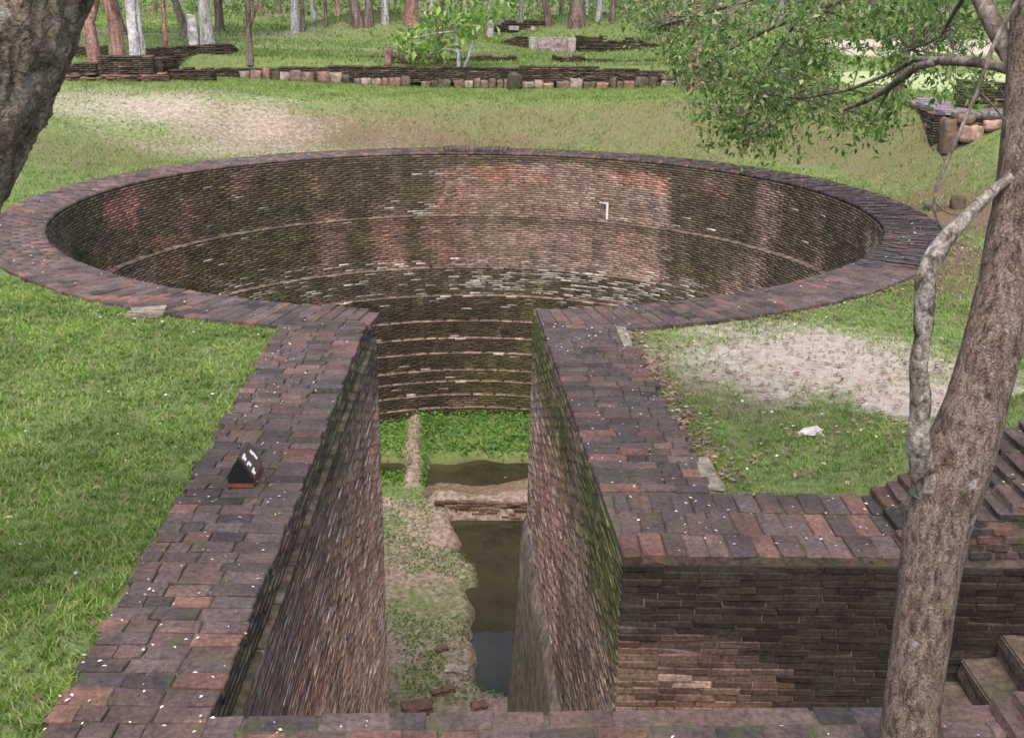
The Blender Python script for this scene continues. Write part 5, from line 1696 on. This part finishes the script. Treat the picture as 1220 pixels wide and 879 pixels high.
sgm('end_board', [(-w2, -0.004, 0.035), (w2, -0.004, 0.035), (w2, -0.004, h0), (0, -0.004, h1), (-w2, -0.004, h0), (-w2, 0.012, 0.035), (w2, 0.012, 0.035), (w2, 0.012, h0), (0, 0.012, h1), (-w2, 0.012, h0)], [(0, 1, 2, 3, 4), (9, 8, 7, 6, 5), (0, 5, 6, 1), (1, 6, 7, 2), (2, 7, 8, 3), (3, 8, 9, 4), (4, 9, 5, 0)], M['black_paint'])
sl_ = math.hypot(w2, h1 - h0); nxp = (h1 - h0) / sl_; nzp = w2 / sl_
def panel(sgnx):
    pt = lambda u_, v_, o_: (sgnx * (w2 * v_ + nxp * o_), u_ * dp, h1 - (h1 - h0) * v_ + nzp * o_)
    return pt
for sx_, mt in ((1, 'brown_board'), (-1, 'black_paint')):
    pt = panel(sx_)
    vv = [pt(u_, v_, o_) for o_ in (0.0, 0.012) for (u_, v_) in ((0.04, -0.02), (1, -0.02), (1, 1.04), (0.04, 1.04))]
    pn = sgm('panel', vv, [(0, 1, 2, 3), (7, 6, 5, 4), (0, 4, 5, 1), (1, 5, 6, 2), (2, 6, 7, 3), (3, 7, 4, 0)], M[mt])
    if sx_ == 1:
        pt = panel(1)
        def mark(u0, v0, du, dv, o0=0.0125):
            vv_ = [pt(u_, v_, o_) for o_ in (o0, o0 + 0.002) for (u_, v_) in ((u0, v0), (u0 + du, v0), (u0 + du, v0 + dv), (u0, v0 + dv))]
            me = bpy.data.meshes.new('character'); me.from_pydata(vv_, [], [(4, 7, 6, 5), (0, 4, 5, 1), (1, 5, 6, 2), (2, 6, 7, 3), (3, 7, 4, 0)])
            o = bpy.data.objects.new('character', me); C.objects.link(o); o.parent = pn; me.materials.append(M['white_paint'])
        for (u_, v_, a_, b_) in ((0.1, 0.05, 0.26, 0.1), (0.14, 0.15, 0.14, 0.12), (0.1, 0.38, 0.18, 0.08), (0.2, 0.42, 0.12, 0.18), (0.1, 0.74, 0.22, 0.08), (0.12, 0.80, 0.12, 0.14), (0.66, 0.22, 0.12, 0.18), (0.72, 0.40, 0.1, 0.3)):
            mark(u_, v_, a_, b_)
tx = [pt(0.02, 1.04, 0.012), pt(1, 1.04, 0.012)]

p = at(176, 371, 0); 
stn = slab('flat_stone', p[0], p[1] - 0.02, -0.02, 0.42, 0.26, 0.10, 0.12, M['plaster'], None, 8, 0.025)
tag(stn, 'pale flat stone lying against the well coping on the lawn', 'stone')
p = at(965, 518, -0.05); gzv = float(ground_z(p[0], p[1]))
stn = slab('crumpled_litter', p[0], p[1], gzv + 0.02, 0.17, 0.06, 0.03, 0.2, M['lime'], None, 12, 0.06)
tag(stn, 'white crumpled scrap lying on the patchy grass', 'litter')
for (px, py, s_, lab) in ((1104, 247, 0.5, 'rounded rock beside the well coping below the mossy bank'), ):
    p = at(px, py, 0.0); gz0 = float(ground_z(p[0], p[1]))
    o = put_stone(RCK, 'rock', None, p[0] + 0.15, p[1], gz0 + 0.07, s_ * 0.75, s_ * 0.5, s_ * 0.4, 0.4, (0.12, 0.1, 0.07)); tag(o, lab, 'rock')
    o = put_stone(RCK, 'rock', None, p[0] + 0.62, p[1] + 0.1, gz0 + 0.1, 0.28, 0.26, 0.32, 1.4, (0.11, 0.085, 0.06)); tag(o, 'smaller brown rock wedged next to the rounded rock at the mossy bank', 'rock')
p = foot(613, 107); o = put_stone(RCK, 'rock', None, p[0], p[1], p[2] + 0.2, 0.42, 0.4, 0.6, 0.3, (0.06, 0.05, 0.035)); tag(o, 'dark mossy stump of rock standing in front of the footing stones', 'rock')
p = foot(463, 77); o = put_stone(STN, 'post_stone', None, p[0], p[1], p[2] + 0.22, 0.22, 0.2, 0.55, 0.1, (0.3, 0.2, 0.17)); tag(o, 'small upright reddish stone on the terrace by the low broken wall', 'stone')
p = foot(485, 76)
sh = empty('reddish_shrub', tuple(p)); tag(sh, 'small reddish leafless-looking shrub on the terrace by the low broken wall', 'shrub')
LP = np.array([p + np.array([random.gauss(0, 0.5), random.gauss(0, 0.3), abs(random.gauss(0.2, 0.16))]) for _ in range(260)])
leaf_obj('foliage', LP, rng.uniform(0.08, 0.16, 260), M['red_leaf'], sh)
tubes('stems', [tube([p, p + np.array([random.gauss(0, 0.2), 0, 0.2]), p + np.array([random.gauss(0, 0.5), 0, 0.42])], [0.015, 0.01, 0.005], 6, 5) for _ in range(6)], M['twig'], sh)

# rubble on the well floor
RB_ = [('fallen_brick', 497, 846, 0.45, 0.22, 'broken reddish tile slab lying on the well floor', 0.1), ('fallen_brick', 527, 825, 0.36, 0.12, 'long reddish brick lying flat in the dirt on the well floor', 0.5),
       ('fallen_brick', 526, 774, 0.17, 0.15, 'square brick half sunk in weeds at the pool edge', 0.3), ('fallen_stone', 545, 800, 0.36, 0.16, 'flat grey slab at the end of the larger pool', -0.2), ('fallen_brick', 571, 843, 0.24, 0.16, 'dark brick near the foot of the plastered lump', 0.2)]
for i, (nm, px, py, sx_, sy_, lab, rz) in enumerate(RB_):
    p = at(px, py, FLOOR); zf = max(float(floor_z(p[0], p[1])), WATER)
    o = slab(nm, p[0], p[1], zf + 0.02, sx_, sy_, 0.1, rz, M['face'], None, 60 + i, 0.035)
    cc = (0.3, 0.26, 0.22) if 'pale' in lab or 'grey' in lab else (0.15, 0.085, 0.065); o.color = (*cc, 1)
    tag(o, lab, 'rubble', 'rubble on the well floor')

# litter: petals on the copings, dead leaves in the corners
def flakes(name, X, Y, Z, size, mat, label, cat):
    P = np.stack([X, Y, Z], 1); n = len(P)
    d = rng.uniform(0, 2 * math.pi, n); dv = np.stack([np.cos(d), np.sin(d), rng.normal(0, 0.12, n)], 1); sv = np.stack([-np.sin(d), np.cos(d), rng.normal(0, 0.2, n)], 1)
    L = np.asarray(size)[:, None]; up = np.array([0, 0, 1.0])
    V = np.stack([P, P + dv * L * 0.5 + sv * L * 0.24 + up * L * 0.12, P + dv * L, P + dv * L * 0.5 - sv * L * 0.24 + up * L * 0.1], 1).reshape(-1, 3)
    i = np.arange(n)[:, None] * 4
    o = link(name, npmesh(name, V, tris=np.concatenate([i + np.array([[0, 1, 2]]), i + np.array([[0, 2, 3]])])), mat=mat)
    return tag(o, label, cat, kind='stuff')


PX, PY = [], []
y = 4.2 + 8.3 * rng.random(190) ** 1.5; PX.append(rng.uniform(0, 1, 190) * (left_in(y) - left_out(y)) + left_out(y)); PY.append(y)
y = rng.uniform(7.7, 12.6, 90); PX.append(rng.uniform(0, 1, 90) * (right_out(y) - right_in(y)) + right_in(y)); PY.append(y)
PX.append(rng.uniform(0.8, 4.0, 80)); PY.append(rng.uniform(6.75, 7.7, 80))
PX.append(rng.uniform(-1.5, 2.6, 40)); PY.append(rng.uniform(4.3, 4.85, 40))
th = rng.uniform(0, 2 * math.pi, 200); rr2 = rng.uniform(7.35, 8.25, 200); X = WC[0] + rr2 * np.cos(th); Y = WC[1] + rr2 * np.sin(th)
ok = ~((X > left_in(Y)) & (X < right_in(Y)) & (Y < 15)); PX.append(X[ok]); PY.append(Y[ok])
PX = np.concatenate(PX); PY = np.concatenate(PY)
PZ = np.where((PX > 2.78) & (PY > 6) & (PY < 8), 0.057 * (np.floor((PX - 2.775) / 0.105) + 1) + 0.006, 0.008)
flakes('fallen_petals', PX, PY, PZ, rng.uniform(0.014, 0.038, len(PX)) * (1 + 0.5 * (PY > 13)), M['petal'], 'pale fallen petals and leaflets scattered on the brick copings', 'petals')
DX, DY = [], []
y = rng.uniform(8.0, 12.4, 700); DX.append(right_out(y) + np.abs(rng.normal(0.05, 0.13, 700))); DY.append(y)
th = rng.uniform(R(-65), R(-8), 700); r2_ = ROUT + np.abs(rng.normal(0.1, 0.3, 700)); DX.append(WC[0] + r2_ * np.cos(th)); DY.append(WC[1] + r2_ * np.sin(th))
DX.append(rng.uniform(1.6, 5.0, 900)); DY.append(rng.uniform(7.8, 12, 900))
th = rng.uniform(R(-5), R(100), 900); r2_ = rng.uniform(8.5, 12, 900); DX.append(WC[0] + r2_ * np.cos(th)); DY.append(WC[1] + r2_ * np.sin(th))
DX.append(rng.uniform(-7, -2.5, 260)); DY.append(rng.uniform(5, 14, 260))
DX = np.concatenate(DX); DY = np.concatenate(DY)
flakes('dead_leaves', DX, DY, ground_z(DX, DY) + 0.025, rng.uniform(0.03, 0.08, len(DX)), M['litter'], 'brown dead leaves lying along the coping and over the grass', 'leaf litter')
X, Y = rng.uniform(-8, 3.5, 260), rng.uniform(5, 13, 260); X = np.concatenate([X[:150], rng.uniform(1.6, 6, 70)]); Y = np.concatenate([Y[:150], rng.uniform(8, 14, 70)])
ok = ~on_wall(X, Y) & ~in_hole(X, Y, 0.3); X, Y = X[ok], Y[ok]
flakes('lawn_petals', X, Y, ground_z(X, Y) + 0.05, rng.uniform(0.025, 0.06, len(X)), M['petal'], 'pale dry leaflets lying in the lawn grass', 'petals')
# small plants rooted on ledges and in the coping
for (px, py, z_, n_, s_, lab) in ((258, 279, -1.53, 40, 0.06, 'tiny green fern growing on the uppermost well ledge'), (274, 693, 0.0, 26, 0.02, 'tiny green weed rooted between coping bricks'), (735, 372, -0.05, 160, 0.06, 'leafy weeds hugging the outer foot of the well coping')):
    p = at(px, py, z_)
    e = empty('small_weed', tuple(p)); tag(e, lab, 'weed')
    sd_ = 0.12 if n_ < 100 else 0.35
    LP = np.array([p + np.array([random.gauss(0, sd_ if n_ > 30 else 0.03), random.gauss(0, 0.04), abs(random.gauss(0.02, 0.03))]) + (np.array([0.45, -0.1, 0]) if n_ > 100 else 0) for _ in range(n_)])
    leaf_obj('foliage', LP, rng.uniform(0.5, 1.2, n_) * s_, M['weed'], e)
